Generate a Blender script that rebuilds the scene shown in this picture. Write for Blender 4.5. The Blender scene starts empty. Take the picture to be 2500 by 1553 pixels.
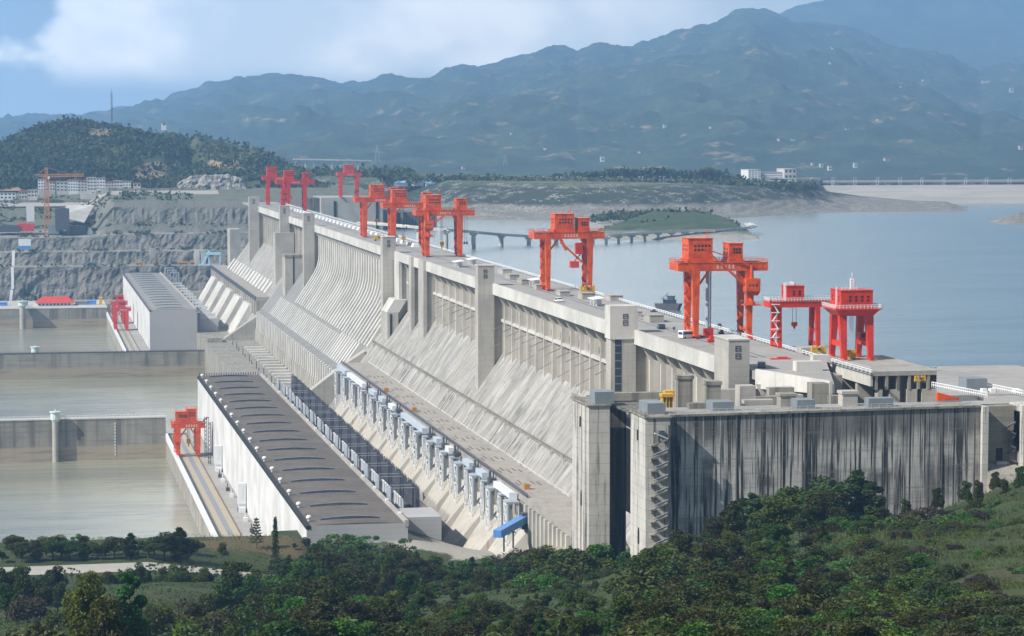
import bpy, bmesh, math, random
from mathutils import Vector, noise as mnoise
random.seed(7)
SC = bpy.context.scene
COL = SC.collection
# ---------------------------------------------------------------- camera model (metres; z = elevation)
F = 6163.; CX = 1250.; CY = 776.5; CAMZ = 265.
PH = math.atan((CY-310)/F); AL = math.atan(1210/F*math.cos(PH))
FW = Vector((math.sin(AL)*math.cos(PH), math.cos(AL)*math.cos(PH), -math.sin(PH)))
RT = Vector((math.cos(AL), -math.sin(AL), 0))
UP = Vector((math.sin(AL)*math.sin(PH), math.cos(AL)*math.sin(PH), math.cos(PH)))
def at(px, py, X=None, Y=None, Z=None):
    """survey helper: where a sight line meets a plane of known X, Y or Z"""
    d = FW + RT*((px-CX)/F) - UP*((py-CY)/F)
    t = X/d.x if X is not None else Y/d.y if Y is not None else (Z-CAMZ)/d.z
    return Vector((0, 0, CAMZ)) + d*t
def pr(p):
    v = Vector(p) - Vector((0, 0, CAMZ)); f = v.dot(FW)
    return CX+F*v.dot(RT)/f, CY-F*v.dot(UP)/f
def yfor(px, X, Z=185):
    lo, hi = 200., 6000.
    for _ in range(50):
        m = (lo+hi)/2
        if pr((X, m, Z))[0] > px: lo = m
        else: hi = m
    return lo
def lin(x, tab):
    if x <= tab[0][0]: return tab[0][1]
    for (a, b), (c, d) in zip(tab, tab[1:]):
        if x <= c: return b+(d-b)*(x-a)/(c-a)
    return tab[-1][1]
def nz(x, y, z=0., o=4):
    return mnoise.fractal(Vector((x, y, z)), 1.0, 2.0, o)
# ---------------------------------------------------------------- mesh builder
class MB:
    def __init__(s): s.v = []; s.f = []
    def add(s, v, f):
        n = len(s.v); s.v += [tuple(p) for p in v]; s.f += [tuple(i+n for i in q) for q in f]; return s
    def hexa(s, p):
        return s.add(p, [(0,3,2,1),(4,5,6,7),(0,1,5,4),(1,2,6,5),(2,3,7,6),(3,0,4,7)])
    def box(s, x0, x1, y0, y1, z0, z1):
        return s.hexa([(x0,y0,z0),(x1,y0,z0),(x1,y1,z0),(x0,y1,z0),(x0,y0,z1),(x1,y0,z1),(x1,y1,z1),(x0,y1,z1)])
    def cbox(s, x, y, z, a, b, c):
        return s.box(x-a/2, x+a/2, y-b/2, y+b/2, z, z+c)
    def prism(s, poly, ax, a, b):
        n = len(poly)
        def P(q, t): return (q[0], t, q[1]) if ax == 'y' else (t, q[0], q[1]) if ax == 'x' else (q[0], q[1], t)
        v = [P(q, a) for q in poly]+[P(q, b) for q in poly]
        return s.add(v, [tuple(range(n)), tuple(range(2*n-1, n-1, -1))]+[(i, (i+1) % n+0, (i+1) % n+n, i+n) for i in range(n)])
    def beam(s, p, q, w, h=None, w2=None, h2=None):
        p = Vector(p); q = Vector(q); h = h or w; w2 = w2 or w; h2 = h2 or h
        d = (q-p).normalized(); u = Vector((0, 0, 1)) if abs(d.z) < .95 else Vector((0, 1, 0))
        r = d.cross(u).normalized(); u = r.cross(d)
        v = [p-r*w/2-u*h/2, p+r*w/2-u*h/2, p+r*w/2+u*h/2, p-r*w/2+u*h/2, q-r*w2/2-u*h2/2, q+r*w2/2-u*h2/2, q+r*w2/2+u*h2/2, q-r*w2/2+u*h2/2]
        return s.hexa(v)
    def cyl(s, p, q, r, r2=None, n=8, cap=True):
        p = Vector(p); q = Vector(q); r2 = r if r2 is None else r2
        d = (q-p).normalized(); u = Vector((0, 0, 1)) if abs(d.z) < .95 else Vector((1, 0, 0))
        a = d.cross(u).normalized(); b = d.cross(a); v = []
        for c, k in ((p, r), (q, r2)):
            v += [c+(a*math.cos(2*math.pi*i/n)+b*math.sin(2*math.pi*i/n))*k for i in range(n)]
        f = [(i, (i+1) % n, (i+1) % n+n, i+n) for i in range(n)]
        if cap: f += [tuple(range(n-1, -1, -1)), tuple(range(n, 2*n))]
        return s.add(v, f)
    def grid(s, fn, nu, nv):
        v = [fn(i, j) for j in range(nv) for i in range(nu)]
        return s.add(v, [(j*nu+i, j*nu+i+1, (j+1)*nu+i+1, (j+1)*nu+i) for j in range(nv-1) for i in range(nu-1)])
    def sphere(s, c, rx, ry, rz, n=10, m=6):
        c = Vector(c); v = []
        for j in range(m+1):
            t = math.pi*j/m
            for i in range(n):
                a = 2*math.pi*i/n
                v.append((c.x+rx*math.sin(t)*math.cos(a), c.y+ry*math.sin(t)*math.sin(a), c.z+rz*math.cos(t)))
        return s.add(v, [(j*n+i, (j+1)*n+i, (j+1)*n+(i+1) % n, j*n+(i+1) % n) for j in range(m) for i in range(n)])
    def rail(s, pts, h=1.1, step=3., w=.12, bars=2):
        for p, q in zip(pts, pts[1:]):
            p = Vector(p); q = Vector(q); L = (q-p).length; n = max(1, int(L/step))
            for k in range(bars):
                o = Vector((0, 0, h*(1-k*.5))); s.beam(p+o, q+o, w, w)
            for k in range(n+1):
                a = p.lerp(q, k/n); s.beam(a, a+Vector((0, 0, h)), w, w)
        return s
    def lattice(s, p, q, w, n, r=.12):
        """four-legged lattice from p to q with cross bracing"""
        p = Vector(p); q = Vector(q); d = (q-p).normalized(); u = Vector((0, 0, 1)) if abs(d.z) < .9 else Vector((0, 1, 0))
        a = d.cross(u).normalized(); b = a.cross(d)
        c = [(a*i+b*j)*(w/2) for i, j in ((-1,-1),(1,-1),(1,1),(-1,1))]
        for k in c: s.beam(p+k, q+k, r, r)
        for i in range(n):
            t0 = p.lerp(q, i/n); t1 = p.lerp(q, (i+1)/n)
            for k in range(4): s.beam(t0+c[k], t1+c[(k+1) % 4], r*.7, r*.7)
        return s
ORG = {}
def mesh_obj(mb, name, m, org=(0, 0, 0), smooth=False):
    me = bpy.data.meshes.new(name)
    ox, oy, oz = org
    me.from_pydata([(x-ox, y-oy, z-oz) for x, y, z in mb.v], [], mb.f)
    bm = bmesh.new(); bm.from_mesh(me); bmesh.ops.recalc_face_normals(bm, faces=bm.faces); bm.to_mesh(me); bm.free()
    if smooth: me.polygons.foreach_set('use_smooth', [True]*len(me.polygons))
    if m: me.materials.append(m)
    o = bpy.data.objects.new(name, me); COL.objects.link(o); return o
def thing(name, label, cat, loc=(0, 0, 0), group=None, rz=0., org=None):
    o = bpy.data.objects.new(name, None); COL.objects.link(o); o.location = loc; o.rotation_euler.z = rz
    o.empty_display_size = .5
    o['label'] = label; o['category'] = cat
    if group: o['group'] = group
    ORG[o.name] = tuple(loc) if org is None else org; return o
def part(mb, name, m, parent, label=None, smooth=False, stuff=False):
    org = ORG[parent.name]; o = mesh_obj(mb, name, m, org, smooth); o.parent = parent; ORG[o.name] = org
    if label: o['label'] = label
    if stuff: o['kind'] = 'stuff'
    return o
def solo(mb, name, m, label, cat, group=None, smooth=False):
    """a thing that is one mesh, its origin at the middle of its base"""
    xs = [p[0] for p in mb.v]; ys = [p[1] for p in mb.v]; zs = [p[2] for p in mb.v]
    org = ((min(xs)+max(xs))/2, (min(ys)+max(ys))/2, min(zs))
    o = mesh_obj(mb, name, m, org, smooth); o.location = org; ORG[o.name] = org
    o['label'] = label; o['category'] = cat
    if group: o['group'] = group
    return o
def struct(mb, name, m, kind='structure', label=None, cat=None, smooth=False):
    o = mesh_obj(mb, name, m, (0, 0, 0), smooth); o['kind'] = kind; ORG[o.name] = (0, 0, 0)
    if label: o['label'] = label
    if cat: o['category'] = cat
    return o
def kids(o): return [c for c in COL.objects if c.parent == o]
CH = {}
def copy_tree(o, parent=None, ch=None):
    if o.name not in CH: CH[o.name] = kids(o)
    c = o.copy(); COL.objects.link(c)
    if parent: c.parent = parent
    for k in CH[o.name]: copy_tree(k, c)
    return c
def clone(o, loc, rz=0., label=None, sc=None, group=None):
    c = copy_tree(o); c.location = loc; c.rotation_euler.z = rz
    if sc: c.scale = (sc, sc, sc) if not isinstance(sc, tuple) else sc
    if label: c['label'] = label
    if group: c['group'] = group
    return c
# ---------------------------------------------------------------- procedural materials
def mat(name, col, rough=.85, layers=(), bump=0., bsc=1., metal=0., spec=.3, local=False, hue=0., trans=0.):
    m = bpy.data.materials.new(name); m.use_nodes = True; nt = m.node_tree; N = nt.nodes; L = nt.links
    b = N['Principled BSDF']; b.inputs['Roughness'].default_value = rough; b.inputs['Metallic'].default_value = metal
    b.inputs['Specular IOR Level'].default_value = spec
    if local: src = N.new('ShaderNodeTexCoord').outputs['Object']
    else: src = N.new('ShaderNodeNewGeometry').outputs['Position']
    def mapped(sc):
        v = N.new('ShaderNodeVectorMath'); v.operation = 'MULTIPLY'; L.new(src, v.inputs[0])
        v.inputs[1].default_value = sc if isinstance(sc, tuple) else (sc, sc, sc); return v.outputs[0]
    def mth(op, a, c=None):
        n = N.new('ShaderNodeMath'); n.operation = op
        for i, x in enumerate((a, c)):
            if x is None: continue
            if isinstance(x, (int, float)): n.inputs[i].default_value = x
            else: L.new(x, n.inputs[i])
        return n.outputs[0]
    def rng(x, lo, hi):
        n = N.new('ShaderNodeMapRange'); n.interpolation_type = 'SMOOTHSTEP'; L.new(x, n.inputs[0])
        n.inputs[1].default_value = lo; n.inputs[2].default_value = hi; return n.outputs[0]
    def noi(sc, det=4.):
        n = N.new('ShaderNodeTexNoise'); n.inputs['Scale'].default_value = 1.; n.inputs['Detail'].default_value = det
        n.inputs['Roughness'].default_value = .6; L.new(mapped(sc), n.inputs['Vector']); return n.outputs[0]
    cur = None
    def mix(fac, c):
        nonlocal cur
        x = N.new('ShaderNodeMix'); x.data_type = 'RGBA'
        if isinstance(fac, float): x.inputs[0].default_value = fac
        else: L.new(fac, x.inputs[0])
        if cur is None: x.inputs[6].default_value = (*col, 1)
        else: L.new(cur, x.inputs[6])
        x.inputs[7].default_value = (*c, 1); cur = x.outputs[2]
    for ly in layers:
        k = ly[0]
        if k == 'n':      # noise: scale, lo, hi, colour, amount
            mix(mth('MULTIPLY', rng(noi(ly[1]), ly[2], ly[3]), ly[5]), ly[4])
        elif k == 'c':    # noise inside a noise mask: scale, lo, hi, colour, amount, scale2, lo2, hi2
            f = mth('MULTIPLY', rng(noi(ly[1]), ly[2], ly[3]), rng(noi(ly[6]), ly[7], ly[8])); mix(mth('MULTIPLY', f, ly[5]), ly[4])
        elif k == 'v':    # voronoi cells: scale, lo, hi, colour, amount
            n = N.new('ShaderNodeTexVoronoi'); n.inputs['Scale'].default_value = 1.; L.new(mapped(ly[1]), n.inputs['Vector'])
            s = N.new('ShaderNodeSeparateColor'); L.new(n.outputs['Color'], s.inputs[0])
            mix(mth('MULTIPLY', rng(s.outputs[0], ly[2], ly[3]), ly[5]), ly[4])
        elif k == 'g':    # joint lines: axis, period, width (m), colour, amount
            s = N.new('ShaderNodeSeparateXYZ'); L.new(src, s.inputs[0])
            f = mth('FRACT', mth('DIVIDE', s.outputs[ly[1]], ly[2])); mix(mth('MULTIPLY', mth('LESS_THAN', f, ly[3]/ly[2]), ly[5]), ly[4])
        elif k == 'p':    # a patch with a ragged edge: centre, radii, colour, amount, noise scale
            v = N.new('ShaderNodeVectorMath'); v.operation = 'SUBTRACT'; L.new(src, v.inputs[0]); v.inputs[1].default_value = ly[1]
            w = N.new('ShaderNodeVectorMath'); w.operation = 'DIVIDE'; L.new(v.outputs[0], w.inputs[0]); w.inputs[1].default_value = ly[2]
            ln = N.new('ShaderNodeVectorMath'); ln.operation = 'LENGTH'; L.new(w.outputs[0], ln.inputs[0])
            d = mth('ADD', ln.outputs['Value'], mth('MULTIPLY', mth('SUBTRACT', noi(ly[5]), .5), 2.2))
            r = N.new('ShaderNodeMapRange'); r.interpolation_type = 'SMOOTHSTEP'; L.new(d, r.inputs[0]); r.inputs[1].default_value = 1.; r.inputs[2].default_value = .75
            mix(mth('MULTIPLY', r.outputs[0], ly[4]), ly[3])
        elif k == 'z':    # by height band: z0, z1, colour, amount, noise scale
            s = N.new('ShaderNodeSeparateXYZ'); L.new(src, s.inputs[0])
            d = mth('ADD', s.outputs[2], mth('MULTIPLY', mth('SUBTRACT', noi(ly[5]), .5), ly[6])); mix(mth('MULTIPLY', rng(d, ly[1], ly[2]), ly[4]), ly[3])
        elif k == 's':    # by steepness (normal z): lo, hi, colour, amount
            s = N.new('ShaderNodeSeparateXYZ'); g = N.new('ShaderNodeNewGeometry'); L.new(g.outputs['True Normal'], s.inputs[0])
            mix(mth('MULTIPLY', rng(s.outputs[2], ly[1], ly[2]), ly[4]), ly[3])
    if hue:
        oi = N.new('ShaderNodeObjectInfo'); h = N.new('ShaderNodeHueSaturation')
        L.new(mth('ADD', mth('MULTIPLY', oi.outputs['Random'], hue*.12), .5-hue*.06), h.inputs['Hue'])
        L.new(mth('ADD', mth('MULTIPLY', oi.outputs['Random'], hue*.8), 1-hue*.4), h.inputs['Value'])
        if cur is None: h.inputs['Color'].default_value = (*col, 1)
        else: L.new(cur, h.inputs['Color'])
        cur = h.outputs[0]
    if cur is None: b.inputs['Base Color'].default_value = (*col, 1)
    else: L.new(cur, b.inputs['Base Color'])
    if trans:
        tl = N.new('ShaderNodeBsdfTranslucent'); ms = N.new('ShaderNodeMixShader'); ms.inputs[0].default_value = trans
        if cur is None: tl.inputs[0].default_value = (*col, 1)
        else: L.new(cur, tl.inputs[0])
        L.new(b.outputs[0], ms.inputs[1]); L.new(tl.outputs[0], ms.inputs[2]); L.new(ms.outputs[0], N['Material Output'].inputs[0])
    if bump:
        bp = N.new('ShaderNodeBump'); bp.inputs['Strength'].default_value = 1.; bp.inputs['Distance'].default_value = bump
        L.new(noi(bsc, 6.), bp.inputs['Height']); L.new(bp.outputs[0], b.inputs['Normal'])
    return m
def cnc(name, base=(.45,.425,.38), dark=(.2,.19,.175), amt=.6, streak=.4, sp=.8, joints=True, extra=(), stain=(.5,.72)):
    k = .02
    ly = [('n', .05, .36, .66, tuple(c*.64 for c in base), .7), ('n', (.9,.9,.9), .4, .75, tuple(c*1.12 for c in base), .4),
          ('n', (sp,sp,sp*.04), stain[0], stain[1], dark, streak), ('n', (sp*2.7,sp*2.7,sp*.09), .52, .74, dark, streak*.6)]
    if joints: ly += [('g', 2, 3., .18, dark, .3)]
    return mat(name, base, .9, ly+list(extra))
C_BEAM = cnc('pale_precast_concrete', (.60,.575,.525), (.36,.34,.31), streak=.22, joints=False, extra=[('g', 1, 12., .35, (.3,.28,.26), .55)])
C_TOWER = cnc('tower_concrete', (.45,.42,.37), (.24,.225,.2), streak=.5, sp=.5)
C_RIB = cnc('rib_concrete', (.55,.52,.46), (.3,.28,.25), streak=.3, joints=False)
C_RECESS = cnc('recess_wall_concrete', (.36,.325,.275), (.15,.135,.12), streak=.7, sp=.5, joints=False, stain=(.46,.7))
SL = (.07, .9, .07)
C_SLOPE = mat('sloped_dam_face', (.43,.41,.375), .9, [
    ('n', (.05,.12,.05), .4, .56, (.25,.238,.215), .85), ('n', (.02,.035,.02), .48, .64, (.33,.30,.25), .6), ('n', (.035,1.0,.035), .52, .62, (.13,.122,.112), .9), ('n', (.05,2.4,.05), .52, .72, (.60,.575,.53), .6), ('c', (.12,.3,.12), .5, .62, (.13,.125,.115), .8, (.02,.02,.02), .48, .58),
    ('v', (.2,.2,.25), .55, .6, (.35,.33,.30), .35), ('g', 2, 7., .35, (.25,.24,.22), .35), ('g', 1, 20., .5, (.27,.26,.24), .5), ('n', (.4,.4,.4), .55, .75, (.30,.285,.255), .5)])
C_CHUTE = mat('spillway_chute_face', (.21,.203,.192), .9, [
    ('n', (.05,1.5,.05), .45, .68, (.22,.215,.205), .8), ('n', (.05,3.4,.05), .52, .7, (.55,.53,.50), .5), ('n', (.09,.09,.09), .4, .7, (.31,.30,.285), .5), ('g', 2, 5., .5, (.25,.24,.23), .25)])
C_DECK = mat('crest_deck_paving', (.345,.325,.30), .9, [('n', .05, .35, .7, (.27,.255,.24), .8), ('n', (.15,.5,.1), .45, .7, (.45,.43,.40), .5), ('n', .6, .5, .75, (.21,.2,.19), .5)])
C_PLAT = mat('platform_deck', (.37,.34,.295), .9, [('n', .12, .35, .7, (.29,.265,.235), .8), ('n', (.5,.12,.5), .5, .7, (.22,.19,.165), .6), ('n', .9, .5, .75, (.47,.44,.39), .5)])
C_OLD = cnc('weathered_concrete', (.34,.315,.265), (.12,.11,.095), streak=.75, sp=.35, stain=(.46,.66))
C_TAIL = cnc('guide_wall_concrete', (.33,.305,.25), (.10,.09,.08), streak=.7, sp=.12, stain=(.5,.64), extra=[('z', 61., 57.5, (.40,.33,.235), .85, (.05,.05,.2), 3.), ('n', (.03,.03,.5), .5, .66, (.17,.155,.13), .5)])
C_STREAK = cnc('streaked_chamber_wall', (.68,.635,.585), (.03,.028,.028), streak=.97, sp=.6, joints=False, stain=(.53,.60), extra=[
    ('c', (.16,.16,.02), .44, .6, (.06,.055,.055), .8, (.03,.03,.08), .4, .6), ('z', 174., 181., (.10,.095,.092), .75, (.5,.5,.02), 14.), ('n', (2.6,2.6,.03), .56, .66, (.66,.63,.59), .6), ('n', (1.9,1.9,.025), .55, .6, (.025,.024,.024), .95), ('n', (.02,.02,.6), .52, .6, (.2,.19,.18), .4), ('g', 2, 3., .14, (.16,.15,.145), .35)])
C_PIER = cnc('chamber_pier_concrete', (.58,.55,.50), (.08,.075,.07), streak=.75, sp=.8, stain=(.53,.64))
C_PIERD = cnc('stained_shaded_concrete', (.20,.185,.165), (.04,.038,.036), streak=.85, sp=.7, stain=(.45,.62))  # black stain, with recess shade also put into the dark colour
C_WHITE = cnc('white_rendered_wall', (.66,.645,.62), (.45,.44,.42), streak=.3, sp=.25, joints=False, extra=[('g', 1, 12.77, .3, (.45,.44,.43), .6), ('g', 2, 9., .25, (.48,.47,.46), .5)])
C_GREYW = mat('grey_end_wall', (.43,.42,.42), .9, [('n', .04, .4, .7, (.36,.35,.35), .6), ('g', 2, 2.2, .25, (.33,.325,.325), .5), ('n', .7, .5, .7, (.48,.47,.46), .3)])
C_ROOF = mat('gravel_roof', (.142,.122,.104), .95, [('n', .05, .38, .64, (.10,.087,.076), .85), ('n', (.9,.3,.5), .5, .7, (.20,.175,.152), .7), ('n', (.06,.9,.1), .52, .66, (.085,.075,.068), .6), ('g', 1, 9.5, .5, (.13,.115,.105), .45), ('n', (.12,.5,.5), .5, .7, (.22,.185,.16), .5)])
C_ROOFL = mat('pale_gravel_roof', (.30,.285,.27), .95, [('n', .05, .35, .7, (.24,.23,.22), .8), ('g', 1, 12., .6, (.2,.19,.185), .5)])
DARK = mat('dark_opening', (.018,.018,.02), .7)
GLASS = mat('dark_glass', (.03,.04,.06), .15, [('g', 2, 3., .4, (.2,.2,.2), .8)], spec=.5)
STEELB = mat('blue_grey_steel', (.37,.41,.46), .5, [('n', 1.2, .45, .7, (.28,.33,.39), .7)])
STEELW = mat('white_painted_steel', (.72,.73,.74), .5, [('n', 1.5, .5, .75, (.5,.48,.45), .5)])
STEELD = mat('dark_steel', (.07,.07,.085), .5, [('n', 1.5, .45, .7, (.16,.16,.18), .6)])
HUTG = mat('blue_grey_cladding', (.20,.225,.245), .6, [('g', 0, 1.2, .08, (.15,.17,.2), .4), ('g', 1, 1.2, .08, (.15,.17,.2), .4), ('n', .4, .4, .7, (.25,.275,.29), .6)])
RAIL = mat('galvanised_railing', (.55,.58,.62), .5)
ORANGE = mat('orange_red_crane_paint', (.72,.10,.008), .45, [('n', .25, .42, .66, (.42,.035,.014), .75), ('n', (2,2,.15), .52, .68, (.30,.05,.025), .6), ('n', (1.2,1.2,.5), .56, .72, (.82,.17,.07), .6)], local=True)
RED = mat('red_crane_paint', (.60,.034,.008), .45, [('n', .25, .42, .66, (.40,.018,.014), .7), ('n', (2,2,.3), .55, .75, (.75,.07,.05), .4)], local=True)
REDH = mat('sun_faded_red_paint', (.62,.055,.04), .5, [('n', .35, .45, .72, (.5,.03,.025), .6)], local=True)
YELLOW = mat('yellow_hoist_paint', (.62,.36,.025), .5, [('n', 1., .5, .7, (.5,.25,.03), .7)], local=True)
BLUE = mat('bright_blue_sheet', (.10,.26,.58), .5, [('g', 1, .8, .12, (.05,.15,.4), .5)])
BLUER = mat('pale_blue_roof', (.30,.46,.72), .5, [('n', .08, .4, .7, (.24,.4,.66), .6)])
GREENW = mat('pale_green_paint', (.62,.72,.68), .5, [('n', .7, .5, .7, (.45,.52,.48), .6)])
WHITE = mat('white_paint', (.78,.78,.77), .5, [('n', .6, .5, .75, (.62,.61,.6), .5)])
ASPH = mat('pale_road_surface', (.40,.37,.325), .9, [('n', .3, .4, .7, (.33,.305,.265), .7), ('n', 2., .5, .75, (.47,.44,.39), .5)])
RUST = mat('rust_stained_concrete', (.46,.43,.375), .9, [('n', (.35,.35,.03), .58, .66, (.36,.19,.07), .8), ('n', .1, .4, .7, (.36,.33,.28), .6), ('n', (1.5,1.5,.2), .5, .7, (.54,.5,.43), .5)])
# ================================================================ sky, haze, water, land
W = bpy.data.worlds.new('World'); SC.world = W; W.use_nodes = True
SUN_EL = math.radians(41); SUN_DIR = Vector((-math.cos(math.radians(19)), -math.sin(math.radians(19)), 0))*math.cos(SUN_EL)+Vector((0, 0, math.sin(SUN_EL)))
def world_sky():
    nt = W.node_tree; N = nt.nodes; L = nt.links; bg = N['Background']
    sky = N.new('ShaderNodeTexSky'); sky.sky_type = 'NISHITA'; sky.sun_disc = False; sky.sun_elevation = SUN_EL
    sky.sun_rotation = math.atan2(SUN_DIR.x, SUN_DIR.y); sky.air_density = 1.2; sky.dust_density = 1.5; sky.ozone_density = 1.
    tc = N.new('ShaderNodeTexCoord'); sp = N.new('ShaderNodeSeparateXYZ'); L.new(tc.outputs['Generated'], sp.inputs[0])
    def m(op, a, b=None):
        n = N.new('ShaderNodeMath'); n.operation = op
        for i, x in enumerate((a, b)):
            if x is None: continue
            if isinstance(x, (int, float)): n.inputs[i].default_value = x
            else: L.new(x, n.inputs[i])
        return n.outputs[0]
    def rng(x, a, b):
        n = N.new('ShaderNodeMapRange'); n.interpolation_type = 'SMOOTHSTEP'; L.new(x, n.inputs[0]); n.inputs[1].default_value = a; n.inputs[2].default_value = b; return n.outputs[0]
    def noi(v, det, ro=.55):
        n = N.new('ShaderNodeTexNoise'); n.inputs['Scale'].default_value = 1.; n.inputs['Detail'].default_value = det; n.inputs['Roughness'].default_value = ro
        mp = N.new('ShaderNodeVectorMath'); mp.operation = 'MULTIPLY'; L.new(tc.outputs['Generated'], mp.inputs[0]); mp.inputs[1].default_value = v
        L.new(mp.outputs[0], n.inputs['Vector']); return n.outputs[0]
    az = m('ARCTAN2', sp.outputs[0], sp.outputs[1]); el = sp.outputs[2]
    n1 = noi((7, 7, 12), 4., .5); n2 = noi((17, 17, 26), 4., .48); n3 = noi((7, 7, 9), 3)
    # a long bank of cumulus: ragged left end, soft flat foot, breaks inside it
    a = m('ADD', az, m('MULTIPLY', m('SUBTRACT', n2, .5), .16)); e = m('ADD', el, m('MULTIPLY', m('SUBTRACT', n1, .5), .022))
    bank = m('MULTIPLY', rng(a, .008, .028), rng(e, .012, .027))
    bank = m('MULTIPLY', bank, rng(a, .42, .2))
    dens = m('MULTIPLY', bank, m('ADD', .8, m('MULTIPLY', rng(n2, .36, .66), .2)))
    wisp = m('MULTIPLY', rng(n1, .5, .68), .06)
    dens = m('MAXIMUM', dens, m('MULTIPLY', wisp, rng(el, .0, .05)))
    cb = N.new('ShaderNodeMix'); cb.data_type = 'RGBA'; L.new(rng(n2, .36, .66), cb.inputs[0]); cb.inputs[6].default_value = (32, 31.5, 29.5, 1); cb.inputs[7].default_value = (46, 42.5, 37, 1)
    lowb = N.new('ShaderNodeMix'); lowb.data_type = 'RGBA'; L.new(rng(el, -.01, .12), lowb.inputs[0]); lowb.inputs[6].default_value = (12.5, 15.5, 18.5, 1); L.new(sky.outputs[0], lowb.inputs[7])
    mx = N.new('ShaderNodeMix'); mx.data_type = 'RGBA'; L.new(dens, mx.inputs[0]); L.new(lowb.outputs[2], mx.inputs[6]); L.new(cb.outputs[2], mx.inputs[7])
    L.new(mx.outputs[2], bg.inputs['Color']); bg.inputs['Strength'].default_value = .055
world_sky()
# ---- water
def water(name, col, deep, rough, sc, amp, streak):
    m = mat(name, col, rough, [('n', (.006, .02, .01), .42, .58, deep, 1.), ('n', (.012, .09, .05), .48, .6, streak, .75), ('n', (.05, .25, .05), .5, .7, deep, .4)], spec=.5)
    N = m.node_tree.nodes; L = m.node_tree.links; b = N['Principled BSDF']
    g = N.new('ShaderNodeNewGeometry'); v = N.new('ShaderNodeVectorMath'); v.operation = 'MULTIPLY'; L.new(g.outputs['Position'], v.inputs[0]); v.inputs[1].default_value = sc
    n = N.new('ShaderNodeTexNoise'); n.inputs['Scale'].default_value = 1.; n.inputs['Detail'].default_value = 5.; L.new(v.outputs[0], n.inputs['Vector'])
    bp = N.new('ShaderNodeBump'); bp.inputs['Distance'].default_value = amp; L.new(n.outputs[0], bp.inputs['Height']); L.new(bp.outputs[0], b.inputs['Normal'])
    return m
WRES = water('reservoir_water', (.18, .23, .24), (.15, .2, .215), .2, (.06, .35, .2), .3, (.20, .27, .285))
WTAIL = water('tailrace_water', (.275, .258, .18), (.215, .212, .165), .22, (.12, .3, .2), .16, (.30, .305, .22))
struct(MB().add([(262, 690, 150), (6500, 690, 150), (6500, 4400, 150), (262, 4400, 150)], [(0,1,2,3)]), 'reservoir_water', WRES)
struct(MB().add([(-1500, 905, 50), (240, 905, 50), (240, 2872, 50), (-1500, 2872, 50)], [(0,1,2,3)]), 'tailrace_water', WTAIL)
# ---- haze: one closed box of pale air round the camera and everything built
HZ = bpy.data.materials.new('pale_blue_air'); HZ.use_nodes = True
_n = HZ.node_tree; _n.nodes.remove(_n.nodes['Principled BSDF']); _v = _n.nodes.new('ShaderNodeVolumePrincipled')
_v.inputs['Color'].default_value = (.33, .61, 1., 1); _v.inputs['Density'].default_value = 1.02e-4; _v.inputs['Anisotropy'].default_value = .1
_n.links.new(_v.outputs[0], _n.nodes['Material Output'].inputs['Volume'])
struct(MB().box(-4400, 10500, -60, 18600, 30, 1500), 'haze', HZ, 'stuff')
# ---- far mountains: ridge lines surveyed in the photograph, each at its own distance
FOREST = [('n', .012, .4, .62, (.022, .042, .026), .85), ('n', (.004, .004, .006), .45, .64, (.075, .10, .045), .75),
          ('c', .008, .56, .66, (.34, .235, .13), .8, .03, .45, .55), ('v', (.07, .07, .07), .3, .9, (.016, .03, .02), .6), ('n', .09, .5, .7, (.065, .09, .045), .5)]
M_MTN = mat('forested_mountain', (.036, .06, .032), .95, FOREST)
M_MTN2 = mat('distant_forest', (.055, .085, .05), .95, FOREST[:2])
def mountain(name, ridge, base_y, base_z, ridge_y, m, amp, f, seed, px0=-500, px1=3100, nu=330, nv=90, back=700):
    cols = []
    for i in range(nu):
        px = px0+(px1-px0)*i/(nu-1); ry = lin(px, ridge)
        r = at(px, ry, Y=ridge_y); b = at(px, 430, Y=base_y); col = []
        for j in range(nv):
            t = j/(nv-1)*1.12
            if t <= 1:
                x = b.x+(r.x-b.x)*t; y = base_y+(ridge_y-base_y)*t
                k = mnoise.ridged_multi_fractal(Vector((x*f, y*f*.55, seed)), .9, 2.1, 5, 1.0, 2.)-1.1
                e = (1-t)**.35*t**.5*1.25 if t > 0 else 0
                s = t**.9
                z = base_z+(r.z-base_z)*s+k*amp*e+nz(x*.01, y*.01, seed)*amp*.09*min(1, t*6)
            else:
                q = (t-1)/.12; x = r.x*(1+q*.1); y = ridge_y+back*q; z = r.z-(r.z-base_z)*q*.6
            col.append(Vector((x, y, z)))
        cols.append(col)
    struct(MB().grid(lambda i, j: cols[i][j], nu, nv), name, m, smooth=True); return (px0, px1, cols)
D2 = 1.0271
R1 = [(a*D2, b*D2) for a, b in [(-500, 330), (0, 305), (100, 285), (180, 274), (230, 265), (280, 252), (330, 247), (400, 238), (450, 224), (500, 212), (560, 197), (620, 194), (680, 190), (760, 187), (800, 198), (850, 203), (880, 200), (920, 192), (960, 194), (1000, 196), (1040, 188), (1090, 162), (1120, 156), (1180, 161), (1215, 148), (1250, 135), (1300, 128), (1345, 122), (1370, 129), (1400, 110), (1440, 104), (1490, 109), (1540, 103), (1590, 86), (1650, 72), (1690, 62), (1715, 45), (1745, 33), (1790, 24), (1825, 30), (1850, 41), (1880, 52), (1930, 57), (2000, 72), (2030, 84), (2070, 95), (2130, 110), (2200, 122), (2260, 140), (2300, 165), (2330, 180), (2360, 160), (2430, 165), (2700, 210), (3200, 230)]]
M1 = mountain('mountain_range', R1, 6000, 135, 14000, M_MTN, 165, .00105, 3.3, nu=520, nv=150)
R2 = [(1700, 80), (1880, 40), (2000, 0), (2150, -60), (2400, -70), (2700, -40), (3200, -60)]
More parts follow.
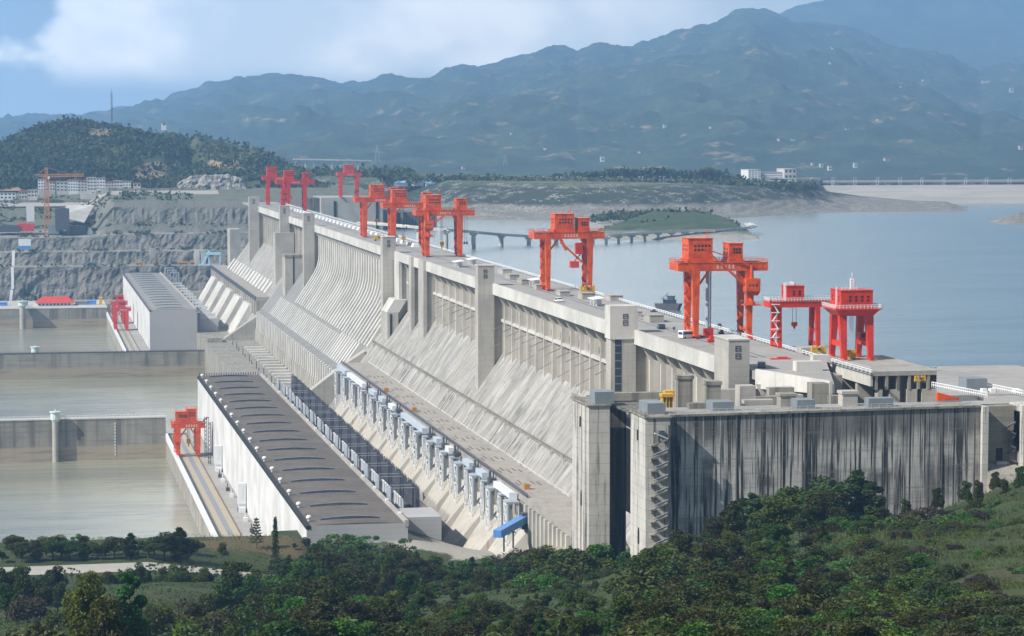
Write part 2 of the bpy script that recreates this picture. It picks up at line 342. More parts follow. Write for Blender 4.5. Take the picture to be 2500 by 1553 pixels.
mountain('mountain_behind', R2, 14500, 330, 17600, M_MTN2, 130, .0012, 8.1, px0=1750, nu=160, nv=60)
def on_mountain(px, py, M=M1):
    px0, px1, cols = M; i = min(len(cols)-1, max(0, round((px-px0)/(px1-px0)*(len(cols)-1)))); best = None
    for p in cols[i]:
        d = abs(pr(p)[1]-py)
        if best is None or d < best[0]: best = (d, p)
        if pr(p)[1] < py: break
    return best[1]
# ---- foreland between reservoir and mountains, island, auxiliary embankment
M_FORE = mat('foreland_bank', (.085, .11, .055), .95, [('n', .03, .4, .62, (.045, .075, .04), .8), ('n', .012, .5, .66, (.20, .19, .10), .7), ('n', .25, .5, .7, (.04, .06, .035), .6),
    ('z', 190., 186., (.032, .042, .03), .85, .03, 8.), ('z', 169., 164., (.24, .22, .19), .95, .03, 14.), ('c', .06, .5, .6, (.4, .375, .34), .8, .4, .47, .56), ('n', (.25, .25, .1), .5, .62, (.06, .06, .055), .55)], bump=1.2, bsc=.25)
TT = [(650, 432), (1000, 441), (1300, 447), (1500, 450), (1750, 455), (1900, 456), (1990, 458), (2025, 468), (2100, 478), (2220, 489), (2310, 492), (2345, 503), (2362, 512)]
TS = [(650, 528), (1000, 530), (1150, 536), (1400, 540), (1700, 536), (1850, 529), (2000, 520), (2100, 518), (2250, 517), (2330, 517), (2362, 514)]
def fore():
    g = MB(); cols = []
    n = 230
    for i in range(n):
        px = 650+(2364-650)*i/(n-1); s = at(px, lin(px, TS), Z=150); top = at(px, lin(px, TT), Y=s.y+190)
        r = [(s.y-40, 141)]; h = max(.5, top.z-150)
        for j in range(26):
            t = j/25; zz = 150+h*(.32*min(1, t/.42)+.68*max(0, (t-.42)/.58)**.85)
            zz += (nz(s.x*.012, t*2.6, 1.7)*5+nz(s.x*.05, t*7, 4.)*2.5)*math.sin(math.pi*min(1, t*1.02))*min(1, h/25)
            r.append((s.y+190*t, zz))
        if px < 2010: r += [(s.y+320, top.z+1), (s.y+600, top.z+2), (6700, 125)]
        else: r += [(s.y+230, 149+h*.2), (s.y+260, 140), (s.y+262, 139)]
        cols.append([Vector((at(px, 400, Y=y).x, y, z)) for y, z in r])
    struct(g.grid(lambda i, j: cols[i][j], n, len(cols[0])), 'foreland', M_FORE, smooth=True)
fore()
M_RIP = mat('riprap_embankment', (.40, .375, .33), .95, [('n', (.01, .02, .05), .4, .66, (.32, .30, .265), .8), ('n', .5, .5, .7, (.5, .47, .42), .6), ('n', (.004, .004, .3), .5, .6, (.30, .28, .25), .6)])
e0 = at(1900, 452, Y=3705); e1 = at(2900, 450, Y=3705)
solo(MB().prism([(3560, 140), (3700, e0.z-1), (3712, e0.z-1), (3800, 140)], 'x', e0.x-200, e1.x+700), 'embankment', M_RIP, 'long pale stone embankment closing the far end of the reservoir', 'embankment')
g = MB().prism([(3815, 110), (3820, 176), (6700, 120), (6700, 110)], 'x', e0.x-300, e1.x+900)
struct(g, 'valley_ground', M_FORE)
M_ISL = mat('island_scrub', (.045, .075, .03), .95, [('n', .03, .4, .62, (.09, .115, .045), .8), ('n', .12, .48, .64, (.022, .038, .018), .8), ('z', 158., 153., (.36, .34, .30), .95, .04, 8.), ('n', (.3, .3, .1), .52, .64, (.05, .055, .04), .5), ('s', .8, .7, (.05, .055, .05), .8)], bump=1., bsc=.3)
def island(name, pts, h, m, ny, d, back=0, top=0.6):
    """mound along an image shoreline: pts = (px, py) on the water, h = heights, d = depth"""
    n = 70; cols = []
    for i in range(n):
        t = i/(n-1); px = pts[0][0]+(pts[-1][0]-pts[0][0])*t; s = at(px, lin(px, pts), Z=150); hh = lin(px, h); dd = lin(px, d); c = []
        for j in range(ny):
            u = j/(ny-1); k = min(1, (u/top)**.75) if u < top else 1-((u-top)/(1-top))**3
            z = 147+(hh+3)*k+nz(s.x*.03, u*4, 2.2)*1.6*math.sin(math.pi*u)
            y = s.y+dd*u; c.append(Vector((at(px, 500, Y=y).x, y, z)))
        cols.append(c)
    return struct(MB().grid(lambda i, j: cols[i][j], n, ny), name, m, smooth=True)
island('island', [(1430, 588), (1480, 592), (1560, 588), (1700, 588), (1800, 590), (1855, 588)], [(1430, .5), (1470, 7), (1530, 13), (1600, 20), (1700, 20), (1760, 17), (1800, 11), (1835, 5), (1855, .3)], M_ISL, 24, [(1430, 150), (1480, 260), (1600, 420), (1750, 380), (1855, 90)])
island('islet', [(2412, 546), (2460, 549), (2520, 549), (2600, 545)], [(2412, .3), (2460, 6), (2490, 11), (2540, 10), (2600, 2)], M_FORE, 14, [(2412, 60), (2500, 200), (2600, 120)])
island('shore_rocks', [(1375, 560), (1420, 566), (1470, 565), (1520, 558), (1560, 550)], [(1375, .3), (1420, 3.5), (1470, 6), (1520, 8), (1560, 7)], M_RIP, 10, [(1375, 100), (1460, 160), (1560, 160)])
# ---- rock cut on the far bank: benches and faces
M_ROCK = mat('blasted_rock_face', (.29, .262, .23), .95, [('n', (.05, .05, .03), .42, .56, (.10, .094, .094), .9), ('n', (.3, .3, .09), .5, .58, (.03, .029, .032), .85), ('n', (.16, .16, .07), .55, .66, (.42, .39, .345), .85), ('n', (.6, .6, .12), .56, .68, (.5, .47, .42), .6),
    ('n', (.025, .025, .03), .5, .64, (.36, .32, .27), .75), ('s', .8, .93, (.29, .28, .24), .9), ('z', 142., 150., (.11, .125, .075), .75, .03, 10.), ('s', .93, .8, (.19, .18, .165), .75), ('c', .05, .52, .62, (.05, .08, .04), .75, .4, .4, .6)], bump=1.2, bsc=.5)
PRF = [(2860, 40), (2868, 66), (2892, 70), (2900, 88), (2906, 106.5), (2926, 107.5), (2934, 122), (2944, 123.5), (2953, 141), (2960, 142.5), (2968, 150.5), (2973, 152), (2986, 171), (2994, 178), (3040, 181), (3110, 183), (3200, 188)]
PLF = [(2860, 40), (2868, 66), (2892, 70), (2900, 88), (2906, 106.5), (2926, 107.5), (2934, 122), (2942, 123.5), (2951, 138), (2959, 139.5), (2968, 141), (2985, 144), (3020, 150), (3060, 158), (3110, 168), (3160, 176), (3200, 184)]
def interp(a, b, k): return [(p[0]+(q[0]-p[0])*k, p[1]+(q[1]-p[1])*k) for p, q in zip(a, b)]
def cut():
    nu = 260; cols = []; sub = 6
    for i in range(nu):
        x = -330+(430+330)*i/(nu-1)
        k = min(1, max(0, (x-84-8*nz(x*.02, 1, 1))/26)); k = k*k*(3-2*k)
        k2 = max(0, (x-268)/60)
        P = interp(PLF, PRF, k); c = []
        for a, b in zip(P, P[1:]):
            steep = abs(b[1]-a[1]) > 9
            for q in range(sub):
                t = q/sub; y = a[0]+(b[0]-a[0])*t; z = a[1]+(b[1]-a[1])*t
                A = 4.5 if steep else .6
                w = mnoise.ridged_multi_fractal(Vector((x*.045, z*.02, 2.)), .8, 2.2, 4, 1., 2.)-1.1
                y += A*w*.9*math.sin(math.pi*(t if steep else .3))+nz(x*.22, z*.13, 7.)*(2.2 if steep else .2)
                z += nz(x*.06, y*.05, 3.)*(.5 if not steep else 0)
                if k2 > 0 and y > 2900: z = min(z, 188)
                c.append(Vector((x, y, z)))
        c.append(Vector((x, 3200, P[-1][1]))); c.append(Vector((x, 3260, P[-1][1]+2)))
        cols.append(c)
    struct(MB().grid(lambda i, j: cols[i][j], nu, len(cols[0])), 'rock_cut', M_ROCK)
cut()
M_HILL = mat('hill_ground', (.065, .085, .04), .95, [('n', .03, .4, .65, (.045, .065, .03), .8), ('n', .012, .5, .66, (.16, .15, .075), .7)]+
    [('p', tuple(at(px, py, Y=yy)), (rx, 130, rz), (.36, .25, .15), .9, .02) for px, py, yy, rx, rz in [(250, 330, 3540, 28, 14), (400, 320, 3560, 34, 8), (465, 330, 3560, 22, 10), (420, 405, 3330, 60, 9), (380, 428, 3270, 50, 7), (20, 462, 3200, 16, 6), (460, 385, 3380, 26, 9), (575, 395, 3330, 60, 10), (530, 370, 3420, 50, 9), (610, 380, 3400, 40, 8)]])
HR = [(-500, 405), (-200, 380), (0, 348), (49, 322), (92, 306), (121, 300), (161, 288), (201, 290), (259, 301), (288, 303), (331, 316), (403, 318), (446, 332), (462, 338), (480, 324), (518, 328), (575, 345), (633, 357), (662, 378), (696, 400), (740, 416), (775, 434), (800, 452)]
M_ROCKL = mat('pale_rock_outcrop', (.36, .335, .30), .95, [('n', (.1, .1, .03), .42, .6, (.16, .15, .145), .85), ('n', (.4, .4, .1), .5, .64, (.5, .47, .43), .7), ('n', .05, .55, .66, (.09, .11, .06), .8)], bump=1., bsc=.5)
def outcrop():
    cols = []
    for i in range(90):
        px = 418+(612-418)*i/89; c = []; e = min(1, i/10, (89-i)/8)
        for j in range(22):
            t = j/21; y = 3180+10*t+nz(px*.05, t*3, 4)*4; z = 184+(lin(px, [(418, 190), (470, 203), (560, 205), (612, 196)])-184)*t*max(.1, e)+nz(px*.11, 0, 2)*1.6*t
            c.append(Vector((at(px, 470, Y=y).x, y, z)))
        c.append(c[-1]+Vector((0, 18, .5))); cols.append(c)
    struct(MB().grid(lambda i, j: cols[i][j], 90, 23), 'rock_face', M_ROCKL)
outcrop()
HILLC = []
def hill():
    nu = 200; nv = 60
    for i in range(nu):
        px = -450+(800+450)*i/(nu-1); r = at(px, lin(px, HR), Y=3680); c = []
        for j in range(nv):
            t = j/(nv-1)*1.3; y = 3195+(3680-3195)*t
            if t <= 1:
                v = math.exp(-((px-(520-150*(1-t)))/60)**2)
                z = 186+(r.z-5-186)*(t**.8)+nz(px*.012, t*3., 1.)*14*t*(1-t)*2-v*40*t*(1-t)*2
            else: z = (r.z-5)-(t-1)*90
            c.append(Vector((at(px, 400, Y=y).x, y, z)))
        HILLC.append(c)
    struct(MB().grid(lambda i, j: HILLC[i][j], nu, nv), 'hill', M_HILL, smooth=True)
hill()
# ---- near ground: the hillside the photograph is taken from, bank, road terrace, yard at the powerhouse foot
GX = [-120, 40, 96, 104, 160, 220, 300, 420]
GT = [(-40, [258]*8), (60, [250]*8), (150, [228, 229, 230, 231, 232, 234, 236, 238]), (300, [190, 192, 196, 196, 199, 203, 207, 210]), (450, [165, 168, 172, 172, 176, 184, 194, 200]),
      (600, [145, 146, 149, 149, 152, 160, 176, 186]), (655, [137, 138, 140, 140, 141, 147, 166, 177]), (720, [130, 130, 129, 129, 128, 128, 150, 165]), (785, [125, 125, 120, 119, 114, 112, 125, 160]),
      (835, [125, 125, 113, 112, 107, 106, 120, 150]), (872, [122, 122, 121, 108, 104, 115, 118, 140]), (892, [120.5, 120.5, 120, 103, 97, 118, 118, 130]), (925, [60, 60, 60, 95, 91, 116, 116, 118]), (965, [50, 50, 50, 92, 89, 104, 106, 110]), (995, [40, 40, 40, 91, 90, 90, 92, 100]), (1012, [40, 40, 40, 93, 93.5, 88, 90, 90]), (1064, [40, 40, 40, 93.5, 94, 70, 70, 80])]
def gz(x, y):
    def row(r):
        return lin(x, list(zip(GX, r)))
    for (y0, a), (y1, b) in zip(GT, GT[1:]):
        if y <= y1:
            t = max(0, (y-y0)/(y1-y0)); t0 = row(a)*(1-t)+row(b)*t
            return t0+9*math.exp(-((x-176)/36)**2-((y-575)/70)**2)+8*math.exp(-((x-285)/55)**2-((y-655)/50)**2)
    return row(GT[-1][1])
M_GRASS = mat('hillside_ground', (.034, .055, .014), .95, [('n', .05, .4, .65, (.055, .075, .018), .8), ('n', .02, .5, .66, (.07, .058, .028), .7), ('n', .6, .45, .7, (.018, .026, .011), .7), ('n', (.3, .3, .3), .55, .72, (.085, .085, .034), .5),
    ('p', (92, 874, 121), (40, 22, 9), (.13, .095, .045), .8, .06), ('p', (190, 1030, 94), (52, 32, 9), (.36, .33, .29), .95, .05), ('p', (205, 915, 113), (26, 36, 14), (.33, .29, .23), .9, .06)], bump=.5, bsc=.8)
xs = [-120+540*i/135 for i in range(136)]; ys = [-40+i*8 for i in range(139)]
struct(MB().grid(lambda i, j: Vector((xs[i], ys[j], gz(xs[i], ys[j])+(nz(xs[i]*.05, ys[j]*.05)*1.5 if ys[j] < 780 else 0))), len(xs), len(ys)), 'hillside', M_GRASS, smooth=True)
# ---- foundation floor under dam and powerhouses
struct(MB().prism([(157, 40), (240, 40), (240, 80), (157, 80)], 'y', 975, 2868), 'foundation_floor', C_OLD)
# ================================================================ the dam
def sx(z): return 240-.72*(150-z)          # sloped downstream face
XC = 235.
def emblem(parent, xc, y, z, s=1.75):
    g = MB()
    for dz in (0, -2.5):
        z0 = z+dz
        g.box(xc-s/2, xc+s/2, y-.12, y-.02, z0+s/2-.32, z0+s/2); g.box(xc-s/2, xc+s/2, y-.12, y-.02, z0-s/2, z0-s/2+.32)
        g.box(xc-s/2, xc-s/2+.32, y-.12, y-.02, z0-s/2+.32, z0+s/2-.32); g.box(xc+s/2-.32, xc+s/2, y-.12, y-.02, z0-s/2+.32, z0+s/2-.32)
        g.box(xc-s/2+.32, xc+s/2-.32, y-.12, y-.02, z0-.1, z0+.2)
    part(g, 'emblem', STEELD, parent)
def tower(parent, pl, pe, pright, ytop, label, zb=None, emb=True, top=None):
    yf = yfor(pright, XC, 186); xl = at(pe, 700, Y=yf).x; yb = yfor(pl, xl, 190)
    yb = min(max(yb, yf+8), yf+26)
    z1 = top or 195.; zb = zb or max(84, 150-(240-xl)/.72-6)
    t = part(MB().box(xl, 235.8, yf, yb, zb, z1).box(235.8, 241.5, yf+1.5, yb-.5, zb, 183.2), 'lift_tower', C_TOWER, parent, label)
    part(MB().box(xl-.25, 236.05, yf-.25, yb+.25, z1, z1+.5), 'roof_slab', C_BEAM, t)
    if emb: emblem(t, xl+(235.8-xl)*.45, yf, 192.3, 1.9)
    return yf, yb, xl, t
def rib_straight(y, w=1.5):
    return MB().prism([(241, 181.3), (235.7, 181.3), (239, 175.2), (239, 147.6), (241, 151.2)], 'y', y-w/2, y+w/2)
def rib_curved(y, w=4.6):
    fr = [(235.7, 181.3), (238.4, 176), (238.4, 163), (238., 158), (236.8, 153), (234.6, 148), (231.6, 143), (228., 137.5), (223.5, 130.8), (219, 124)]
    bk = [(220.5, 122.8), (241, 151.2), (241, 181.3)]
    return MB().prism(fr+bk, 'y', y-w/2, y+w/2)
def section(parent, y0, y1, face=C_SLOPE, zlow=80.):
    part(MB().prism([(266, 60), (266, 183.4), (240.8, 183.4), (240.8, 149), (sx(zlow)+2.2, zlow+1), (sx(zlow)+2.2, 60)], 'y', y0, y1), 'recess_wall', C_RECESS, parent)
    part(MB().prism([(240.9, 151.25), (sx(zlow), zlow), (sx(zlow)+2, zlow), (242.9, 151.25)], 'y', y0, y1), 'sloped_face', face, parent)
def deck(parent, y0, y1, x1=272.):
    part(MB().box(235.3, x1, y0, y1, 183.4, 185), 'crest_deck', C_DECK, parent)
    part(MB().box(266, x1, y0, y1, 140, 183.4), 'upstream_wall', C_OLD, parent)
    for x, w in ((251.2, .35), (254.4, .35), (271., .5)):
        part(MB().box(x, x+w, y0, y1, 185, 185.12), 'rail_track', STEELD, parent)
def beam(parent, y0, y1):
    part(MB().box(XC, XC+1.2, y0, y1, 180.6, 186.2), 'edge_beam', C_BEAM, parent)
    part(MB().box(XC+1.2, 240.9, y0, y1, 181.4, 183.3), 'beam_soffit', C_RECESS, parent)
# ---- near section
dam = thing('powerhouse_dam', 'nearest ribbed concrete dam wall with sloped foot and four square towers', 'dam', (240, 1200, 60))
T1 = tower(dam, 1744, 1780, 1824, 820, 'whitest tower, nearest the stained chamber wall', zb=165)
T2 = tower(dam, 1482, 1492, 1548, 737, 'tower with a dark glass strip down its face')
T3 = tower(dam, 1159.7, 1167, 1203, 639, 'plain tower between the two ribbed bays')
T4 = tower(dam, 928.8, 935, 963, 579, 'tower at the edge of the curved spillway ribs')
YN0 = 792; YN1 = 1622
section(dam, YN0, YN1); deck(dam, 842, YN1)
t2 = T2[3]
part(MB().box(T2[2]-.5, 236.4, T2[0]-.6, T2[1]+.5, 182.6, 195.6), 'upper_block', C_BEAM, t2)
part(MB().box(T2[2]+1.6, T2[2]+4.2, T2[0]-.12, T2[0]-.02, 140, 182.5), 'glass_strip', GLASS, t2)
emblem(t2, T2[2]+5.6, T2[0]-.62, 191.5, 2.0)
dpx = [(998.4, 1010), (1021.5, 1040)]; DS = []
for a, b in dpx:
    yf = yfor(b, XC); yb = yfor(a, XC-1.5); yb = min(yb, yf+22); DS.append((yf, yb))
    part(MB().box(233.4, 235.6, yf, yb, 138, 186.3).box(235.6, 241.2, yf+1, yb-.5, 138, 183), 'shaft', C_TOWER, dam)
for a, b in ((YN0+62, T1[0]-.3), (T1[1], T2[0]), (T2[1], T3[0]), (T3[1], DS[1][0]), (DS[1][1], DS[0][0]), (DS[0][1], T4[0])):
    if b > a: beam(dam, a, b)
part(MB().box(234.6, 236.6, T4[0]-21, T4[0]-2, 125, 181).box(236.6, 241.2, T4[0]-20, T4[0]-2.5, 125, 181), 'shaft', C_BEAM, dam, 'broad pale pillar right of the fourth tower')
RY = [T2[0]+2+(T3[0]-T2[1]) * 0]
def spaced(a, b, n): return [a+(b-a)*(i+.5)/n for i in range(n)]
near_ribs = spaced(T2[1], T3[0], 15)+spaced(T1[1], T2[0], 8)+spaced(T3[1], DS[1][0], 9)+[T1[0]-8, T1[0]-20]+spaced(DS[0][1], T4[0]-22, 3)+[(DS[0][0]+DS[1][1])/2]
for y in near_ribs: part(rib_straight(y), 'rib', C_RIB, dam)
for a, b in ((T2[1], T3[0]), (T3[1], T4[0]-22)):
    part(MB().box(239.3, 240.9, a, b, 166.8, 168.2), 'ledge', C_BEAM, dam)
for y in spaced(T2[1], T3[0], 15)[:-1]+spaced(T3[1], DS[1][0], 9)[:-1]:
    yy = y+8.2
    part(MB().box(240.6, 240.98, yy-.9, yy+.9, 169.3, 172.1), 'vent_opening', DARK, dam)
for i, y in enumerate(near_ribs[:15]+near_ribs[23:32]):  # thin slanted bars, added to stand in for power lines across the bays
    part(MB().beam((240.9, y+6, 165.6), (233.6, y+5.2, 162.6), .28), 'slanted_bar', C_OLD, dam)
    if i % 2 == 0: part(MB().beam((240.9, y+6, 157.5), (233.2, y+5.2, 153.6), .22), 'slanted_bar', C_OLD, dam)
# walkway along the slope, its supports, drain lines
wz = 127.6; wx = sx(wz)
part(MB().box(wx-1.3, wx+.6, 985, 1622, wz-.6, wz).rail([(wx-1.3, 985, wz), (wx-1.3, 1622, wz)], 1.1, 4, .14), 'walkway', C_OLD, dam)
for y in range(995, 1620, 26): part(MB().box(wx-2.6, wx-1.4, y, y+.9, sx(wz)*0+wz-6-(y % 3), wz-.6), 'walkway_post', C_BEAM, dam)
for y in (1050, 1085, 1120, 1160, 1205, 1260, 1300, 1345, 1390, 1440, 1480, 1530, 1570):
    part(MB().prism([(sx(wz)-.4, wz), (sx(117)-.4, 117), (sx(117)+.3, 117), (sx(wz)+.3, wz)], 'y', y, y+.8), 'drain_rib', C_BEAM if y % 4 else C_OLD, dam)
# lift block beside the fourth tower
lb = part(MB().box(226.5, 233.5, T4[0]-26, T4[0]-4, 118, 149), 'lift_block', C_TOWER, dam, 'grey block with a sloped roof at the foot of the fourth tower')
part(MB().prism([(226, 149), (234, 149), (239, 157), (231, 157)], 'y', T4[0]-26, T4[0]-3), 'sloped_roof', C_BEAM, lb)
part(MB().box(228.2, 229.4, T4[0]-26.3, T4[0]-26.02, 121, 148), 'glass_strip', DARK, lb)
# ---- platform at half height, with slots
plat = thing('machinery_platform', 'long brown platform under the ribbed wall with rows of dark slots', 'platform', (207, 1275, 100))
part(MB().box(199, 216.6, 902, 1578, 113.6, 116.5), 'deck_slab', C_PLAT, plat)
part(MB().prism([(199.6, 113.6), (214, 113.6), (206, 81), (199.9, 81), (199.8, 108)], 'y', 905, 1578), 'supporting_wall', C_OLD, plat)
part(MB().box(216.2, 216.8, 985, 1578, 116.5, 117.3), 'curb', C_BEAM, plat)
part(MB().box(199, 199.4, 985, 1578, 116.5, 117.4).rail([(199.2, 985, 117.4), (199.2, 1578, 117.4)], .9, 4, .12), 'curb', STEELD, plat)
SLOTO = mat('orange_hoist_paint', (.45, .22, .05), .6)
SLOT = mat('rusty_slot_cover', (.17, .125, .10), .8, [('n', .8, .45, .7, (.24, .17, .12), .7)])
for i in range(13):
    y = 1020+i*38.3+(i % 3)*2
    for dx, dy, l in ((202.5, 0, 9), (204.6, 6, 9), (206.6, -2, 9), (209.5, 4, 8), (211.6, 0, 8)):
        part(MB().box(dx, dx+.7, y+dy, y+dy+l, 116.5, 116.62), 'slot_cover', SLOT, plat)
for i in range(14):      # penstock humps
    y = 1004+i*39.9
    y -= 20
    part(MB().hexa([(200, y+1, 79), (181, y+9, 79), (181, y+32, 79), (200, y+38.6, 79), (200, y+1, 103), (198.4, y+1.6, 102), (198.4, y+38, 102), (200, y+38.6, 103)]), 'penstock_casing', RUST, plat)
for k, (y, dx) in enumerate(((1010, 9), (1300, 4), (1400, 3))):
    mm = MB().cbox(201+dx*.3, y, 116.5, 2.6, 5, .5).cbox(201+dx*.3, y-1, 117, 2.2, 2.4, 1.8).cyl((200+dx*.3, y+1, 117.2), (202+dx*.3, y+1, 117.2), .8)
    solo(mm, 'hoist_machine', SLOTO, ['orange hoist lying on the near end of the platform', 'orange hoist on the platform edge below the third tower', 'orange hoist at the far end of the slotted platform'][k], 'hoist')
DUCT = mat('pale_blue_duct', (.50, .55, .60), .5, [('n', .5, .45, .7, (.42, .5, .6), .6), ('g', 1, 4., .25, (.3, .36, .43), .6)])
# ---- steel trestles along the platform edge
def trestle_proto():
    t = thing('steel_trestle', 'white steel trestle tower with cross bracing under the platform edge', 'trestle', (0, 0, 0), 'steel trestles along the platform edge')
    for sx_, sy_ in ((-3.2, -3.4), (-3.2, 3.4), (1.6, -3.4), (1.6, 3.4)):
        part(MB().beam((sx_, sy_, 0), (sx_, sy_, 25), .46), 'column', STEELW, t)
    g = MB()
    for z in (0, 8, 16):
        for xx in (-3.2, 1.6):
            g.beam((xx, -3.4, z+.5), (xx, 3.4, z+7.5), .3); g.beam((xx, 3.4, z+.5), (xx, -3.4, z+7.5), .3); g.beam((xx, -3.4, z+8), (xx, 3.4, z+8), .45)
    for yy in (-3.4, 3.4): g.beam((-3.2, yy, 8), (1.6, yy, 8), .4)
    part(g, 'bracing', STEELW, t)
    part(MB().cbox(-.8, 0, 24.7, 5.4, 8, .7), 'cap_beam', STEELB, t)
    part(MB().cbox(-.2, 6.2, 10, 1.4, 2.2, 13), 'duct', HUTG, t)
    return t
tp = trestle_proto(); TY = [1000+i*39.9 for i in range(15)]
for i, y in enumerate(TY):
    o = tp if i == 0 else clone(tp, (0, 0, 0)); o.location = (196.2, y, 88.); part(MB().box(-4.5, 3.6, -4.6, 4.6, -8, .1), 'footing', C_OLD, tp) if i == 0 else None
    o['label'] = 'white cross-braced steel trestle under the platform, %s' % ('nearest of the row' if i == 0 else 'farthest of the row' if i == 14 else 'standing %s from the near end of the row' % ['', 'second', 'third', 'fourth', 'fifth', 'sixth', 'seventh', 'eighth', 'ninth', 'tenth', 'eleventh', 'twelfth', 'thirteenth', 'fourteenth'][i])
for i in range(14):
    o = clone(tp, (196.6, (TY[i]+TY[i+1])/2, 90.5), 0, 'slim white trestle between %s and next big trestle of the row' % ('the nearest' if i == 0 else 'the ' + ['', 'second', 'third', 'fourth', 'fifth', 'sixth', 'seventh', 'eighth', 'ninth', 'tenth', 'eleventh', 'twelfth', 'thirteenth', 'fourteenth'][i]), (.8, .55, .9))
ORD = ['nearest', 'second', 'third', 'fourth', 'fifth', 'sixth', 'seventh', 'eighth', 'ninth', 'tenth', 'eleventh', 'twelfth', 'thirteenth', 'fourteenth', 'fifteenth', 'sixteenth', 'seventeenth', 'eighteenth', 'nineteenth', 'twentieth']
for i, (a, b) in enumerate(((1003, 1038), (1064, 1080), (1096, 1114), (1150, 1160), (1185, 1196), (1228, 1300), (1330, 1346), (1368, 1384), (1402, 1424), (1450, 1520), (1530, 1570))):
    solo(MB().box(195.4, 198.2, a, b, 113.6, 115.9).box(195.1, 198.5, a-.3, a+.3, 113.3, 116.2).box(195.1, 198.5, b-.3, b+.3, 113.3, 116.2), 'duct_casing', DUCT if i % 3 else STEELW,
         '%s pale blue duct casing on the trestle tops, from the near end' % ORD[i], 'duct', 'pale duct casings along the platform edge')
for i, y in enumerate((1052, 1088, 1140, 1172, 1212, 1320, 1358, 1393, 1437)):
    solo(MB().cbox(197, y, 113.6, 2.6, 5, 2).cyl((196.4, y-1.2, 115.6), (196.4, y-1.2, 118.8), .3).cyl((196.4, y+1.2, 115.6), (196.4, y+1.2, 118.4), .3).cyl((197.8, y, 115.6), (197.8, y, 118.6), .3), 'terminal_box', STEELD, '%s dark terminal box on the trestle tops, from the near end' % ORD[i], 'switchgear', 'dark terminal boxes between the ducts')
for y in spaced(905, 990, 11): part(MB().box(198.4, 199.6, y, y+2.2, 81, 113.5), 'wall_rib', C_RIB, plat)
a = at(1214, 1304, Y=962); b = at(1278, 1268, Y=985)
cv = thing('conveyor', 'bright blue covered conveyor sloping up to the near end of the platform', 'conveyor', (a.x, a.y, a.z-2))
part(MB().beam(a, b, 3.4, 3.), 'gallery', BLUE, cv); part(MB().cbox(b.x+1.5, b.y+1, b.z-4, 4.4, 4.4, 6.6), 'head_house', STEELD, cv)
for t_ in (.25, .6): q = a.lerp(b, t_); part(MB().box(q.x-.3, q.x+.3, q.y-.3, q.y+.3, 98, q.z-1), 'post', STEELD, cv)
# ---- spillway
spl = thing('spillway', 'wide spillway with dense curved vertical ribs above a striped chute', 'spillway', (225, 1850, 60))
section(spl, YN1, 2200, C_CHUTE, 104); deck(spl, YN1, 2060)
beam(spl, T4[1], yfor(768, XC))
for y in spaced(T4[1], 2036, 34): part(rib_curved(y, 4.6), 'rib', C_BEAM, spl)
for i, y in enumerate(spaced(1640, 2140, 46)):
    a, b = (121, 107) if i > 8 else (124, 107)
    part(MB().prism([(sx(a)-.6, a), (sx(b)-.6, b), (sx(b)+.3, b), (sx(a)+.3, a)], 'y', y, y+(5.2 if i < 9 else 3.6)), 'chute_strip', C_BEAM, spl)
part(MB().prism([(209.5, 106.6), (203.5, 105.4), (203.5, 90), (209.5, 90)], 'y', 1612, 2195), 'bucket_lip', C_CHUTE, spl)
part(MB().prism([(212, 91.5), (202.8, 91), (202.4, 71), (212, 71)], 'y', 1612, 2195), 'bucket_wall', RUST, spl)
for y in spaced(1618, 2190, 44):
    part(MB().prism([(203.6, 105), (202.2, 104.5), (202., 91), (203.6, 91)], 'y', y, y+4.4), 'buttress', C_BEAM, spl)
    part(MB().prism([(202.9, 90.6), (201.2, 90.2), (200.6, 71.5), (202.9, 71.5)], 'y', y, y+3.4), 'buttress', C_RIB, spl)
terr = part(MB().box(174.6, 212, 1622, 2195, 45, 72), 'terrace', C_ROOF, spl)
for i, y in enumerate(spaced(1640, 2185, 30)):
    part(MB().box(173.2, 174.6, y, y+8, 45, 71.5), 'terrace_buttress', C_BEAM, spl)
for i, y in enumerate(spaced(1660, 2060, 14)):
    part(MB().box(189, 200.8, y, y+4, 72, 76).cyl((187, y+2, 75), (200, y+2, 75), 1.6), 'outlet_pipe', C_BEAM, spl)
for i, y in enumerate(spaced(1655, 2120, 20)):
    part(MB().box(185, 200.4, y, y+6, 80, 81.2).box(185.2, 186.2, y+.5, y+5.5, 72, 80).box(192, 193, y+.5, y+5.5, 72, 80), 'service_slab', C_BEAM, spl)
for i, y in enumerate(spaced(1640, 2150, 26)):
    part(MB().cbox(180.5, y, 72, 3, 7, 1.6+(i % 4)*.9).cyl((178, y+5, 72), (178, y+5, 80+(i % 3)*3), .35, n=6), 'terrace_equipment', STEELD if i % 3 else C_OLD, spl)
# guide walls either side of the chute
def gwall(y0, y1, pts, label):
    return solo(MB().prism(pts, 'y', y0, y1), 'guide_wall', C_TOWER, label, 'wall')
pa = at(836, 890, Y=1608); pb = at(753, 954, Y=1608)
gwall(1602, 1612, [(pa.x+14, pa.z+9), (pa.x, pa.z), (pb.x, pb.z), (pb.x-7, pb.z-6), (pb.x-7, 60), (pa.x+14, 60)], 'sloped grey guide wall between the spillway and the near powerhouse')
pa = at(641, 763, Y=2195); pb = at(549, 826, Y=2195)
gwall(2195, 2206, [(pa.x+18, pa.z+14), (pa.x, pa.z), (pb.x, pb.z), (pb.x, 45), (pa.x+18, 45)], 'sloped grey guide wall on the far side of the spillway')
bl = at(506, 826, Y=2172); br = at(543, 826, Y=2172)
solo(MB().box(bl.x, br.x, 2172, 2196, 45, bl.z), 'wall_end_block', C_OLD, 'square concrete block where the far guide wall meets the spillway terrace', 'block')
